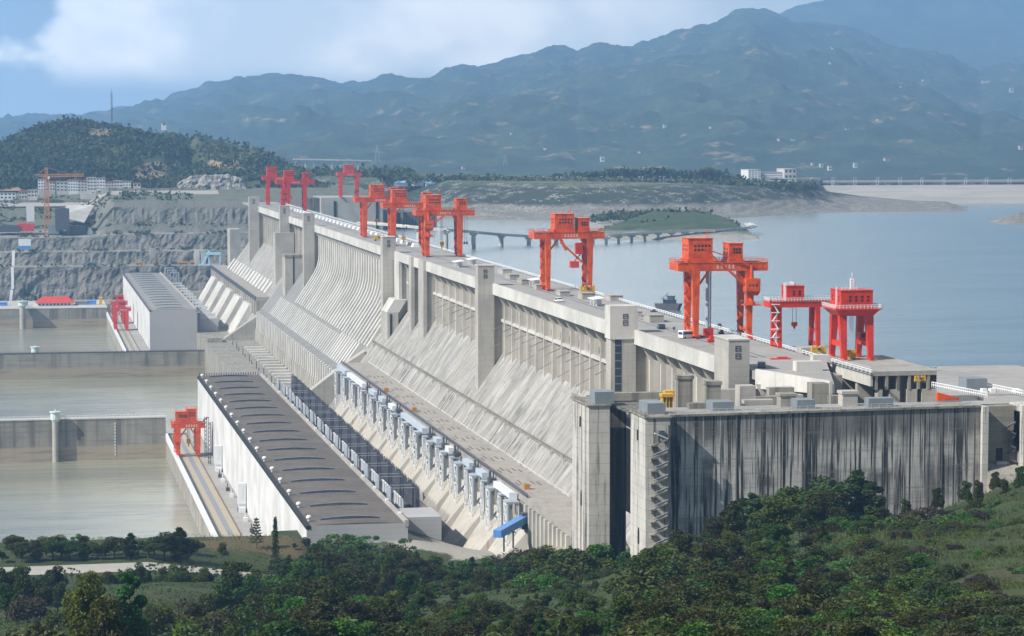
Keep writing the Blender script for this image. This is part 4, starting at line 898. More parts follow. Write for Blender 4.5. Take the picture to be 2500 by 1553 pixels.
y4 = yfor(957, 248); c4 = gantry('orange gantry crane third from the right, half hidden behind the jib crane', (248, y4, D), rope=(8., 20), h1=(-.4, 9.8, 7.6), h2=(20.6, 6.4, 6), lw=(4.6, 3.6))
y5 = yfor(888, 247); c5 = gantry('orange gantry crane farther along the crest, left end of the cluster of four', (247, y5, D), rope=(9.5, 13), h1=(4.6, 10.2, 7.6), h2=(19, 6, 6), lw=(4.4, 3.4))
c7 = gantry('distant red gantry crane with a jib at its left leg, among the three far cranes', (249.6, 2415, D), m=RED, rope=None, h1=(.5, 9.6, 8), h2=(18.6, 6, 6.4), orr=9, grp='distant red gantry cranes', lw=(4, 3.2), span=20.5)
jib(c7, .5, -7.5, 24, (8.5, -7.8, 11), RED)
c6 = gantry('distant red gantry crane, leftmost of the three far cranes', (253.5, 2606, D), m=RED, rope=None, h1=(-1., 9.8, 8.4), h2=None, orr=2, grp='distant red gantry cranes', lw=(4, 3.2), ol=5)
p8 = at(831, 482, Y=2806); c8 = gantry('lone distant red gantry crane on the intake block beyond the crest', (p8.x, 2806, p8.z), m=REDH, rope=None, h1=(4, 11, 7.4), h2=None, span=18.5, H=24, orr=4.5, ol=3.5, grp='distant red gantry cranes', lw=(4, 3.2))
part(MB().box(15.6, 19.8, -8, -4.6, 8.5, 19.5), 'winch_box', REDH, c8)
# tail cranes by the powerhouses
for i, (px0, px1, y, m, lab) in enumerate(((434, 483, 1539, ORANGE, 'orange tail crane standing between the near guide wall and the white powerhouse wall'), (286, 313, 2512, REDH, 'sun-faded red tail crane left of the distant powerhouse, nearer of the two'), (283, 305, 2600, REDH, 'sun-faded red tail crane left of the distant powerhouse, farther of the two'))):
    xa = at(px0, 1100, Y=y).x; xb = at(px1, 1100, Y=y).x
    c = gantry(lab, (xa, y, 64.95), span=xb-xa, H=17.5 if not i else 19, W=9, ol=3.2, orr=4, h1=(-1.2 if not i else 2, 7.6, 5.4), h2=(5.4 if not i else 4.5, 6, 7.4) if not i else None, m=m, rope=(6.6, 8) if not i else None, grp='tail cranes', name='tail_crane', gh=3., lw=(3.3, 2.4) if not i else (4, 3.2))
    part(MB().box(-3.2, 1.6, -6.6, -3.4, 9.2, 13.6), 'winch_box', m, c)
    if not i: part(MB().beam((xb-xa+3, -5, 22), (xb-xa+6.4, -5, 24), .5).beam((xb-xa+6.4, -5, 24), (xb-xa+6.4, -5, 20.6), .3), 'davit', STEELD, c)
# A-frame crane on the intake platform
def aframe(label, loc, span, Wb, Wt, H, hw, hd, hh, m, grp):
    t = thing('bridge_hoist', label, 'crane', loc, grp, org=(0, 0, 0))
    for x in (0, span):
        for s in (-1, 1):
            a = Vector((x, s*Wb/2, 1.2)); b = Vector((x, s*Wt/2, H)); d = 1.7
            l = part(MB().hexa([(x-.85, a.y-.95, 1.2), (x+.85, a.y-.95, 1.2), (x+.85, a.y+.95, 1.2), (x-.85, a.y+.95, 1.2), (x-1.3, b.y-1.3, H), (x+1.3, b.y-1.3, H), (x+1.3, b.y+1.3, H), (x-1.3, b.y+1.3, H)]), 'leg', m, t)
            part(MB().box(x-.7, x+.7, a.y-1.9, a.y+1.9, 0, 1.2), 'bogie', m, l)
        k = .36; w = (Wb+(Wt-Wb)*k)/2
        part(MB().box(x-.7, x+.7, -w, w, H*k-.9, H*k+.9), 'crossbar', m, t)
    part(MB().hexa([(-1.2, -Wt/2-1.2, H), (span+1.2, -Wt/2-1.2, H), (span+1.2, Wt/2+1.2, H), (-1.2, Wt/2+1.2, H), (-3., -hd/2-1.8, H+2.2), (span+3., -hd/2-1.8, H+2.2), (span+3., hd/2+1.8, H+2.2), (-3., hd/2+1.8, H+2.2)]), 'head_frame', m, t)
    part(MB().box(-3.4, span+3.4, -hd/2-2.2, hd/2+2.2, H+2.2, H+2.6), 'walkway', m, t)
    z = H+2.6; X0 = span/2-hw/2; e = (-3.4, span+3.4, -hd/2-2.2, hd/2+2.2)
    part(MB().rail([(e[0], e[2], z), (e[1], e[2], z), (e[1], e[3], z), (e[0], e[3], z), (e[0], e[2], z)], 1.3, 1.2, .15), 'railing', WHITE, t)
    h = house(t, X0, X0+hw, -hd/2, hd/2, z, z+hh, m, (4, 2), (3, 2))
    part(MB().rail([(X0, -hd/2, z+hh+.3), (X0+hw*.5, -hd/2, z+hh+.3)], 1., 1.4, .12).beam((X0-.25, -hd*.12, z), (X0-.25, -hd*.12, z+hh+1.2), .5, .3), 'roof_ladder', WHITE, h)
    part(MB().lattice((X0+hw*.5, 0, z+hh), (X0+hw*.5, 0, z+hh+4), .9, 4, .2).cyl((X0+hw*.5, 0, z+hh+4), (X0+hw*.5, 0, z+hh+6), .1, n=5), 'antenna', WHITE, h)
    g = MB()
    for dx in (-.6, -.2, .2, .6): g.cyl((span/2+dx, 0, 3), (span/2+dx, 0, H+1), .07, n=4)
    part(g, 'hoist_rope', STEELB, t)
    part(MB().box(span/2-1.1, span/2+1.1, -1.6, 1.6, .1, 2.4).box(span/2-1.8, span/2+1.8, -.6, .6, 1, 3), 'hook_block', YELLOW, t)
    cbx = part(MB().box(span-2.4, span-.2, -2.4, .6, H*.36+.9, H*.36+3.8), 'cab', m, t); part(MB().box(span-2.2, span-.5, -2.46, -2.4, H*.36+1.8, H*.36+3.4), 'window', GLASS, cbx)
    return t
aframe('big red hoist crane on four splayed legs at the edge of the raised platform', (277.4, 831, 185.1), 9.6, 13, 8.4, 15.2, 11.4, 11.5, 6., RED, 'red intake cranes')
def intake_gantry():
    t = thing('bridge_hoist', 'smaller red hoist crane with white zigzag stairs, left of the big red one', 'crane', (270.5, 881, 185.05), 'red intake cranes', org=(0, 0, 0))
    for x in (0, 14.6):
        for s in (-1, 1):
            part(MB().hexa([(x-.7, s*4.4-.7, 0), (x+.7, s*4.4-.7, 0), (x+.7, s*4.4+.7, 0), (x-.7, s*4.4+.7, 0), (x-.9, s*3-.9, 14.6), (x+.9, s*3-.9, 14.6), (x+.9, s*3+.9, 14.6), (x-.9, s*3+.9, 14.6)]), 'leg', RED, t)
        part(MB().box(x-.5, x+.5, -3.8, 3.8, 5.4, 6.6).box(x-.6, x+.6, -4.8, 4.8, .6, 1.8), 'crossbar', RED, t)
    for y in (-3, 3): part(MB().box(-3.4, 22.5, y-.8, y+.8, 14.6, 16.8), 'girder', RED, t)
    part(MB().box(-3.6, -2.6, -4.2, 4.2, 14.6, 16.8).box(21.6, 22.7, -4.2, 4.2, 14.6, 16.8), 'end_beam', RED, t)
    part(MB().rail([(-3.6, -4.2, 16.8), (22.6, -4.2, 16.8), (22.6, 4.2, 16.8), (-3.6, 4.2, 16.8), (-3.6, -4.2, 16.8)], 1.3, 1.1, .15), 'railing', WHITE, t)
    h = house(t, 3., 9.6, -3, 3.4, 16.9, 22.2, RED, (2, 2), (3, 1))
    part(MB().rail([(3, -3, 22.4), (6, -3, 22.4), (6, 3, 22.4)], 1.2, 1.2, .16).beam((2.6, -2, 17), (2.6, -2, 23.6), .8, .4), 'roof_ladder', WHITE, h)
    g = MB()
    for k in range(5):
        z = 1+k*3; s = 1 if k % 2 else -1
        g.beam((-1.6-s*1.0, -4.6, z), (-1.6+s*1.0, -4.6, z+3), .55, .3); g.box(-3.2, -.2, -5.2, -4.2, z+2.8, z+3.)
    part(g, 'stair', WHITE, t)
    part(MB().cyl((6.2, 0, 9), (6.2, 0, 15), .1, n=5).cyl((7.6, 0, 9), (7.6, 0, 15), .1, n=5), 'hoist_rope', STEELD, t)
    part(MB().box(5.9, 7.9, -.5, .5, 7.6, 9).prism([(6.3, 7.6), (7.5, 7.6), (6.9, 6.4)], 'y', -.4, .4), 'hook_block', RED, t)
intake_gantry()
# yellow lifting beams standing on the deck
def lifter(px, py, s, label, Z=185):
    p = at(px, py, Z=Z); t = thing('lifting_beam', label, 'lifting beam', (p.x, p.y, p.z+.03), 'yellow lifting beams', org=(0, 0, 0))
    part(MB().box(-3.6*s, 3.6*s, -1*s, 1*s, .9*s, 2.2*s), 'crossbeam', YELLOW, t)
    for x in (-3*s, -1.2*s, 1.2*s, 3*s): part(MB().prism([(x-.55*s, 2.2*s), (x+.55*s, 2.2*s), (x+.4*s, 4.2*s), (x-.4*s, 4.2*s)], 'y', -.8*s, .8*s), 'lifting_lug', YELLOW, t)
    for x in (-2.8*s, 2.8*s): part(MB().box(x-.7*s, x+.7*s, -1.3*s, 1.3*s, 0, .9*s), 'foot', STEELD, t)
    part(MB().cyl((-.6*s, -1*s, 2.8*s), (.6*s, -1*s, 2.8*s), .7*s, n=8), 'sheave', STEELD, t)
lifter(1434, 718, 1.0, 'yellow lifting beam on the deck below the second gantry crane')
lifter(1998, 866, .75, 'yellow lifting beam between the two red hoist cranes'); lifter(926, 588, 1.0, 'yellow lifting beam on the deck under the far cluster of cranes'); lifter(2246, 934, .5, 'small yellow hook block at the corner of the raised platform')
# tower crane in the construction yard far left
def tower_crane():
    b = at(115, 570, Y=2970); h = at(117, 409, Y=2970); z = at(117, 431, Y=2970).z
    t = thing('tower_crane', 'orange lattice tower crane standing in the construction yard above the rock face', 'crane', (b.x, 2970, b.z))
    OC = mat('faded_orange_lattice', (.55, .22, .06), .6)
    part(MB().lattice((b.x, 2970, b.z-2), (b.x, 2970, z), 5., 16, 1.), 'mast', OC, t)
    l = at(86, 430, Y=2970); r = at(205, 426, Y=2970)
    part(MB().lattice((b.x-2, 2970, z+1), (r.x, 2970, z+1.5), 2.6, 16, .7), 'jib', OC, t); part(MB().lattice((b.x+2, 2970, z+1), (l.x, 2970, z+1), 2.4, 5, .7), 'counter_jib', OC, t)
    part(MB().lattice((b.x, 2970, z), (b.x, 2970, h.z), 2.6, 3, .7), 'cat_head', OC, t)
    part(MB().beam((b.x, 2970, h.z), (b.x+(r.x-b.x)*.7, 2970, z+2), .35).beam((b.x, 2970, h.z), (l.x+2, 2970, z+2), .35), 'tie_rod', OC, t)
    part(MB().box(l.x, l.x+4, 2968, 2972, z-3, z+1), 'counterweight', STEELD, t); part(MB().cbox(b.x+2.6, 2968, z-2.6, 2.4, 2.4, 2.6), 'cab', WHITE, t)
tower_crane()
# small light blue gantry on the rock bench
def blue_gantry():
    a = at(505, 645, Y=2885); b = at(537, 642, Y=2885); z = at(510, 616, Y=2885).z; zb = 107.5
    t = thing('small_gantry', 'light blue small gantry frame on the bench below the farthest tower', 'gantry', (a.x, 2885, zb))
    LB = mat('light_blue_paint', (.42, .68, .78), .5)
    part(MB().box(a.x-1, b.x+1, 2883.5, 2886.5, z-3, z), 'crossbeam', LB, t)
    part(MB().beam((a.x-6, 2885, zb), (a.x+1.5, 2885, z-2), 2.2).beam((a.x+2.6, 2885, zb), (a.x+2, 2885, z-2), 1.4), 'leg', LB, t); part(MB().beam((b.x, 2885, zb), (b.x, 2885, z-2), 1.4), 'leg', LB, t)
    part(MB().box(a.x+1, a.x+3.4, 2884, 2886, z, z+2.4), 'trolley', LB, t); part(MB().box(a.x-9, a.x+4, 2883, 2887, zb, zb+1.6), 'sill', LB, t)
blue_gantry()
# ================================================================ ship lift chamber, piers and what stands on it
sl = thing('ship_lift', 'huge black-streaked concrete chamber wall with two pale piers in the right foreground', 'ship lift', (215, 690, 120))
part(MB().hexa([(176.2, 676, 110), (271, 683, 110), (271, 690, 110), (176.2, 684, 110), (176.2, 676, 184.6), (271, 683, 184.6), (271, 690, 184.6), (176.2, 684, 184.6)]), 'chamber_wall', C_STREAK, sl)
part(MB().hexa([(176.2, 675.6, 184.6), (271.2, 682.6, 184.6), (271.2, 690, 184.6), (176.2, 684, 184.6), (176.2, 675.6, 185.2), (271.2, 682.6, 185.2), (271.2, 690, 185.2), (176.2, 684, 185.2)]), 'coping', C_OLD, sl)
part(MB().rail([(177, 676, 185.2), (271, 683, 185.2)], 1.3, 2.4, .1), 'railing', RAIL, sl)
part(MB().box(178, 283, 690.4, 701, 150, 184.4).box(178, 241, 701, 768, 150, 178.4), 'chamber_deck', C_DECK, sl)
# joints between wall blocks, dark drip lines
for x in (196.5, 217, 238, 259):
    y = 676+(x-176.2)*7/94.8; part(MB().box(x, x+.35, y-.12, y+.3, 110, 184.6), 'joint', C_PIERD, sl)
p1 = part(MB().box(160.6, 166.8, 705, 727, 100, 184.8), 'pier', C_PIER, sl, 'farther pale pier with a small arched niche, left of the dark recess')
part(MB().box(160, 167.2, 704.6, 727.3, 184.8, 185.2).rail([(160.4, 727, 185.2), (160.4, 712, 185.2)], 1.3, 1.4, .12), 'coping', C_OLD, p1)
part(MB().box(166.8, 178, 731, 736, 100, 184.6).box(169, 178, 690.5, 731, 184, 184.6), 'shade_toned_recess', C_PIERD, sl)  # back wall and cover; the pier's shade is painted into their dark concrete
yb = 690.
p2 = part(MB().box(169.3, 176.2, 672.3, yb, 100, 184.8), 'pier', C_PIER, sl, 'nearest pale pier with zigzag steel stairs on its side')
part(MB().box(168.8, 176.6, 671.9, yb+.3, 184.8, 185.2).rail([(169, yb, 185.2), (169, 672.2, 185.2), (171.5, 672.2, 185.2)], 1.3, 1.3, .12), 'coping', C_OLD, p2)
for (x, y0, y1, z0) in ((160.6, 705, 727, 154.5), (169.3, 672.3, yb, 148.6)):
    pp = p1 if x < 165 else p2
    yc = y0+(y1-y0)*(.45)
    g = MB().prism([(yc-.9, z0), (yc+.9, z0), (yc+.9, z0+3.4), (yc+.55, z0+4.3), (yc, z0+4.7), (yc-.55, z0+4.3), (yc-.9, z0+3.4)], 'x', x-.1, x+.1)
    part(g, 'niche', DARK, pp); part(MB().box(x-.08, x+.1, yc+.5, yc+2.3, 177.6, 180.6), 'window', DARK, pp)
    part(MB().box(x-.06, x+.02, yc-.25, yc+.1, 110, z0-.2).box(x-.06, x+.02, yc+.6, yc+.95, 110, z0-.2), 'drain_line', C_PIERD, pp)
    if pp is p1:
        part(MB().box(x-.5, x+.02, y0+3.2, y0+6.2, 102, 184.5).box(x-.5, x+.02, y0+14, y0+16, 102, 184.5), 'flat_buttress', C_PIER, pp)
# zigzag stairs on the near pier's front
for k in range(11):
    z = 181-k*3.55
    s = part(MB().beam((171.2, 671., z-3.5), (175.2, 671., z-1.9), .9, .35), 'stair_flight', C_OLD, p2)
    part(MB().beam((175.2, 670.9, z-1.8), (171.4, 670.9, z-.2), .9, .35) if k == 0 else MB().beam((171, 670.4, z-2.5), (175.2, 670.4, z-.9), .12, .12), 'handrail', RAIL, s)
    part(MB().box(170.2, 171.9, 670.2, 672.3, z-3.8, z-3.45).box(170.5, 171, 671, 672.3, z-4.6, z-3.8), 'landing', C_OLD, s)
part(MB().box(175.3, 175.7, 670.6, 671.2, 140, 183).box(175.3, 175.6, 670.6, 671.2, 120, 140), 'stair_post', STEELD, p2)
part(MB().box(172.8, 174.2, 671, 672.3, 179.8, 181.4).box(172.4, 173, 670.6, 671.3, 178.4, 180), 'lamp_bracket', STEELD, p2)
# right end of the wall: pale column, scoured niche with stair wreck, white pier
part(MB().box(271.2, 273, 681.5, 690, 110, 184.8), 'column', C_PIER, sl)
part(MB().box(273, 283.4, 686, 692, 110, 184.4), 'chamber_wall', C_TAIL, sl)
part(MB().box(283.4, 300, 681, 692, 110, 184.9), 'pier', C_PIER, sl, 'white pier at the right edge of the picture')
for k in range(3): part(MB().beam((279.4, 685, 178-k*4), (283, 685, 180-k*4), .8, .5).beam((283, 684.6, 176.2-k*4), (279.6, 684.6, 177.6-k*4), .8, .5).box(282.6, 283.3, 683.6, 686, 172, 183), 'stair_flight', C_PIERD, sl)
part(MB().prism([(672, 158), (680, 165.5), (686, 168), (686, 156)], 'x', 272.8, 283), 'sloped_apron', C_OLD, sl)
part(MB().box(277.2, 279.2, 685.9, 686.02, 168.6, 172.2), 'doorway', DARK, sl)
part(MB().box(276.8, 280.6, 684.4, 686, 167.6, 168.4), 'door_sill', C_PIER, sl)
# recessed chamber at the right, orange gate, road and white railings
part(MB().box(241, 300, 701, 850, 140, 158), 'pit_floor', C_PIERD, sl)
part(MB().prism([(268.6, 712), (330, 712), (330, 800), (301.8, 800)], 'z', 150, 184.9), 'road_deck', C_DECK, sl)
part(MB().box(283.6, 330, 692.2, 712, 150, 184.6), 'road_deck', C_DECK, sl)
ga = at(2289, 978, Z=185); gb = at(2353, 980, Z=185)
solo(MB().prism([(ga.x, 184.95), (gb.x, 184.95), (gb.x, 185.6), (ga.x, 187.4)], 'y', ga.y, ga.y+1.5), 'lock_gate', ORANGE, 'orange gate leaf in the dark pit right of the raised platform', 'gate')
for i, (a, b) in enumerate(((at(2275, 946, Z=185), at(2410, 972, Z=185)), (at(2352, 938, Z=185), at(2498, 967, Z=185)))):
    g = MB(); g.rail([(a.x, a.y, 185), (b.x, b.y, 185)], 1.7, 1.1, .2); d = b-a
    solo(g, 'railing', WHITE, ['white railing beside the dark pit at the right', 'white railing along the reservoir edge under the blue-grey hut at the right'][i], 'railing')
# blocks, hatch posts and huts on the chamber deck
def block(px0, px1, yt, yb_, m, name, label, cat, dep=5., lid=None, zb=184.95, grp=None):
    a = at(px0, yb_, Z=185); b = at(px1, yb_, Y=a.y); zt = at(px1, yt, Y=a.y).z; y = a.y
    sidepx = (px1-px0)
    g = MB().box(a.x, b.x, y, y+dep, (178.4 if a.x < 241 else 158.) if y > 701 else 184.4 if y > 690.4 else 185.2, zt)
    if lid: g.box(a.x-.3, b.x+.3, y-.3, y+dep+.3, zt-lid, zt+.15)
    return solo(g, name, m, label, cat, grp)
GP = 'concrete posts on the chamber deck'; GH = 'blue-grey huts along the chamber wall'
block(1655, 1691, 918, 978, C_OLD, 'gate_post', 'tallest grey concrete post on the chamber deck, beside the yellow machine', 'post', 4, .9, grp=GP)
block(1725, 1760, 932, 990, C_OLD, 'gate_post', 'grey concrete post with a cap, second from the yellow machine', 'post', 4, .9, grp=GP)
block(1806, 1845, 942, 974, C_TOWER, 'gate_post', 'broad grey block directly under the whitest tower', 'block', 5, grp=GP)
block(1906, 1944, 962, 990, C_OLD, 'gate_post', 'low capped post left of a blue-grey hut in the middle of the wall top', 'post', 4, .6, grp=GP)
block(1983, 2024, 936, 970, C_OLD, 'gate_post', 'streaked post at the end of the white wing wall', 'post', 5, grp=GP)
block(2057, 2094, 956, 988, C_TOWER, 'gate_post', 'flat capped post in front of the columns of the raised platform', 'post', 4, .7, grp=GP)
p = at(1429, 986, Z=185)
solo(MB().box(162.6, 168.3, 706, 713, 185.25, 188.8), 'control_hut', HUTG, 'blue-grey box hut on top of the farther pier', 'hut', GH)
solo(MB().box(171.4, 176.6, 679, 689, 185.25, 188.2), 'control_hut', HUTG, 'blue-grey hut on top of the nearest pier', 'hut', GH)
block(1740, 1792, 981, 1006, HUTG, 'control_hut', 'blue-grey hut on the wall top left of the low capped post', 'hut', 7, grp=GH)
block(1946, 1990, 976, 1001, HUTG, 'control_hut', 'pale grey hut on the wall top right of the low capped post', 'hut', 6, grp=GH)
block(2121, 2181, 972, 996, HUTG, 'control_hut', 'pale grey hut on the wall top below the raised platform', 'hut', 4, grp=GH)
p = at(2360, 954, Z=185)
solo(MB().box(p.x, p.x+6.6, p.y, p.y+7, 184.65, 188.6), 'control_hut', HUTG, 'blue-grey hut standing alone by the reservoir at the right', 'hut', GH)
for i, px in enumerate((2420, 2440, 2500)):
    p = at(px, 962, Z=185); solo(MB().cbox(p.x, p.y+6, 184.65, 1.6, 2, 1.4), 'cabinet', WHITE, ['white cabinet right of the lone hut', 'white cabinet second right of the lone hut', 'white cabinet at the right edge of the picture'][i], 'cabinet')
p = at(1628, 985, Z=185)
g = MB()
for dx in (-1.4, -.5, .5, 1.4): g.box(p.x+dx-.15, p.x+dx+.15, p.y-1.2, p.y+1.2, 178.5, 187)
g.box(p.x-1.9, p.x+1.9, p.y-1.6, p.y+1.6, 187, 187.9).box(p.x-.2, p.x+2.8, p.y+1.6, p.y+4, 187.7, 188.5)
solo(g, 'yellow_machine', YELLOW, 'yellow machine on legs beside the tallest concrete post', 'machine')
solo(MB().box(168.5, 186, 716.5, 719, 184.9, 187.2), 'concrete_beam', C_OLD, 'long concrete beam from the hut on the farther pier to the yellow machine', 'beam')
for i, (px, py, w, h) in enumerate(((1700, 992, 5, 1.6), (1850, 982, 9, 1.4), (1872, 972, 8, 1.2), (1930, 970, 7, 1.4), (2040, 975, 4, 1.8), (1780, 958, 6, 1.6), (1905, 950, 8, 1.2))):
    p = at(px, py, Z=185); solo(MB().cbox(p.x, p.y, 184.4 if p.y < 701 else 178.4, w, 3, h if p.y < 701 else h+6), 'floor_kerb', C_TOWER if i % 2 else C_OLD, 'low concrete upstand among the posts on the chamber deck', 'upstand', 'low upstands on the chamber deck')
# ---- wing wall and raised platform
wing = thing('wing_wall', 'bright white tapering parapet wall right of the whitest tower', 'wall', (241, 770, 180))
part(MB().hexa([(236.2, 792, 179.6), (247.6, 749.5, 181.8), (248.6, 749.5, 181.8), (237.2, 792, 179.6), (236.2, 792, 186), (247.6, 749.5, 186), (248.6, 749.5, 186), (237.2, 792, 186)]), 'parapet', C_BEAM, wing)
part(MB().prism([(236.8, 792), (248.2, 749.6), (249.2, 749.6), (273.3, 832), (273.3, 841.9), (236.8, 841.9)], 'z', 182.2, 184.99), 'deck', C_DECK, wing)
rp = thing('raised_platform', 'dark columned concrete platform carrying the big red hoist crane', 'platform', (285, 808, 160))
part(MB().box(273.6, 297.6, 785, 842, 183.6, 185.05), 'slab', C_PLAT, rp)
part(MB().box(273.4, 274.2, 785.2, 842, 180.2, 184.8), 'edge_beam', C_BEAM, rp)
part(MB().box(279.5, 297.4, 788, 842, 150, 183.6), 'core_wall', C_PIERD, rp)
for x in (275, 278.6, 282.5, 286.4, 289.6, 293, 296.4): part(MB().box(x, x+.9, 785.1, 788, 179, 183.6), 'corbel', C_OLD, rp)
for x, w in ((276, 1.6), (280.2, 3.4), (286, 3.6), (291.2, 5.8)): part(MB().box(x, x+w, 785.3, 788.4, 150, 179), 'column', C_TOWER, rp)
for y in (800, 815, 832): part(MB().box(274, 279.5, y, y+2.2, 150, 183.6), 'column', C_TOWER, rp)
part(MB().rail([(273.8, 842, 185.05), (273.8, 785.2, 185.05), (297.4, 785.2, 185.05)], 1.3, 2.2, .1), 'railing', RAIL, rp)
for i, (px, py, a, b, h) in enumerate(((1975, 862, 7.5, 6, 2.2), (2002, 884, 6, 3, 2.6), (1972, 905, 9, 4, 3.2))):
    p = at(px, py, Z=185); solo(MB().cbox(p.x, p.y, 185.01, a, b, h), 'deck_block', C_BEAM if i else C_TOWER, ['grey concrete block behind the left red hoist crane', 'low pale block in front of the big red hoist crane', 'white block with an open side left of the raised platform'][i], 'block')
part(MB().box(272.2, 291, 842.2, 884, 140, 184.96), 'deck_apron', C_DECK, rp)
# ---- vehicles and people on the crest
TYRE = mat('black_tyre', (.015, .015, .015), .8)
def car(px, py, rz, L, Wd, Hh, m, label, cat, kind='car'):
    p = at(px, py, Z=185); t = thing('parked_'+kind, label, cat, (p.x, p.y, 185.02), None, rz, org=(0, 0, 0))
    h = Hh
    if kind == 'van':
        part(MB().prism([(-L/2, .35), (L/2, .35), (L/2, 1.0), (L/2-.35, 1.15), (L/2-.95, h), (-L/2+.1, h), (-L/2, h-.3)], 'y', -Wd/2, Wd/2), 'body', m, t)
        for s in (-1, 1): part(MB().box(-L/2+.4, L/2-1.2, s*Wd/2-.02, s*Wd/2+.02, h*.52, h*.85), 'side_window', GLASS, t)
        part(MB().beam((L/2-.62, -Wd/2+.2, h*.66), (L/2-.62, Wd/2-.2, h*.66), .3, .7), 'windscreen', GLASS, t); part(MB().box(-L/2-.02, -L/2+.02, -Wd/2+.25, Wd/2-.25, h*.5, h*.84), 'rear_window', GLASS, t)
    else:
        part(MB().prism([(-L/2, .3), (L/2, .3), (L/2, .75), (L/2-1.1, .9), (L/2-1.75, h), (-L/2+1.2, h), (-L/2+.5, .95), (-L/2, .9)], 'y', -Wd/2, Wd/2), 'body', m, t)
        for s in (-1, 1): part(MB().prism([(L/2-1.35, .95), (L/2-1.8, h-.1), (-L/2+1.25, h-.1), (-L/2+.8, .95)], 'y', s*Wd/2-.02, s*Wd/2+.02), 'side_window', GLASS, t)
        part(MB().beam((L/2-1.4, -Wd/2+.1, (h+.95)/2), (L/2-1.4, Wd/2-.1, (h+.95)/2), .12, h-1), 'windscreen', GLASS, t)
    for x in (-L*.31, L*.31):
        for s in (-1, 1): part(MB().cyl((x, s*(Wd/2-.2), .36), (x, s*(Wd/2+.02), .36), .36, n=10), 'wheel', TYRE, t)
    for s in (-1, 1): part(MB().box(L/2-.02, L/2+.03, s*Wd*.33-.16, s*Wd*.33+.16, .6, .8), 'headlight', WHITE, t)
CARD = mat('dark_blue_car_paint', (.03, .04, .07), .3, spec=.5)
car(1364, 737, -1.45, 6., 2.6, 1.9, WHITE, 'white car driving along the crest before the second gantry crane', 'car')
car(1614, 803, 1.5, 5.6, 2.5, 2., CARD, 'dark car parked on the crest left of the white van', 'car')
car(1677, 826, .4, 6.2, 2.9, 3.0, WHITE, 'white van parked at the foot of the nearest gantry crane', 'van', 'van')
car(1859, 897, 1.3, 5.4, 2.5, 1.9, mat('grey_car_paint', (.16, .17, .19), .35, spec=.5), 'grey car parked behind the white wing wall', 'car')
car(1972, 903, .2, 3.2, 2.2, 1.9, RED, 'small red car in front of the white open block', 'car')
def person(px, py, m, label, s=1.):
    p = at(px, py, Z=185); V = [(0, 0, .95), (0, 0, 1.2), (0, 0, 1.42), (0, 0, 1.55), (0, 0, 1.72), (-.1, 0, .9), (-.12, .03, .5), (-.13, 0, .06), (.1, 0, .9), (.13, -.04, .5), (.14, 0, .06), (-.2, 0, 1.4), (-.26, .03, 1.12), (-.25, -.08, .86), (.2, 0, 1.4), (.26, .02, 1.12), (.25, -.1, .86)]
    E = [(0, 1), (1, 2), (2, 3), (3, 4), (0, 5), (5, 6), (6, 7), (0, 8), (8, 9), (9, 10), (2, 11), (11, 12), (12, 13), (2, 14), (14, 15), (15, 16)]
    R = [.15, .15, .17, .06, .11, .1, .075, .055, .1, .075, .055, .07, .05, .04, .07, .05, .04]
    me = bpy.data.meshes.new('person'); me.from_pydata(V, E, []); o = bpy.data.objects.new('person', me); COL.objects.link(o); o.location = (p.x, p.y, 185.02)
    sk = o.modifiers.new('skin', 'SKIN')
    for i, v in enumerate(me.skin_vertices[0].data): v.radius = (R[i], R[i]); v.use_root = i == 0
    o.modifiers.new('sub', 'SUBSURF').levels = 1; me.materials.append(m); o['label'] = label; o['category'] = 'person'
person(1644, 808, CARD, 'person in dark clothes standing on the crest between dark car and van, left')
person(1647, 808, STEELD, 'person in dark clothes standing on the crest between dark car and van, right')
# red and orange site gear on the deck
for i, (px, py, w, h, m) in enumerate(((1735, 836, 2.6, 2.4, RED), (1830, 829, 5, 1.2, REDH), (1905, 877, 7, .8, REDH), (1760, 815, 2, 1.6, STEELD), (1595, 762, 2.4, 1.2, STEELD), (1755, 801, 2.4, 1.8, STEELD))):
    p = at(px, py, Z=185); solo(MB().cbox(p.x, p.y, 185.01, w, 2.4, h*.5).cbox(p.x+w*.1, p.y, 185.01+h*.5, w*.5, 1.6, h*.5), 'site_gear', m, ['red site gear just left of the whitest tower', 'red site gear right of the whitest tower top', 'flat red frame lying on the deck below the left red hoist', 'dark gear under the nearest gantry crane', 'dark gear on the crest beside the dark boat', 'dark gear against the railing behind the nearest gantry crane'][i], 'equipment')
# ================================================================ boat, floating boom, far bank buildings, houses, masts
def boat():
    p = at(1632, 757, Z=150); t = thing('work_boat', 'dark work boat on the reservoir behind the crest railing', 'boat', (p.x, p.y, 150), None, math.radians(-35), org=(0, 0, 0))
    part(MB().prism([(-8, 2.2), (-8.6, 4), (8.5, 4.4), (6.5, -.4), (-7, -.4)], 'y', -2.6, 2.6), 'hull', STEELD, t)
    part(MB().box(-2, 4.6, -2, 2, 4.2, 6.6), 'deckhouse', CARD, t); part(MB().box(0, 3.6, -1.6, 1.6, 6.6, 8.8).box(-.2, 3.8, -1.8, 1.8, 8.8, 9), 'wheelhouse', STEELD, t)
    part(MB().cyl((-1, 0, 6.6), (-1, 0, 11), .25, n=6).beam((-1, 0, 10), (-6, 0, 6), .25), 'mast', STEELD, t); part(MB().cyl((-3.2, 0, 4.2), (-3.2, 0, 7.4), .6, n=8), 'funnel', STEELD, t)
boat()
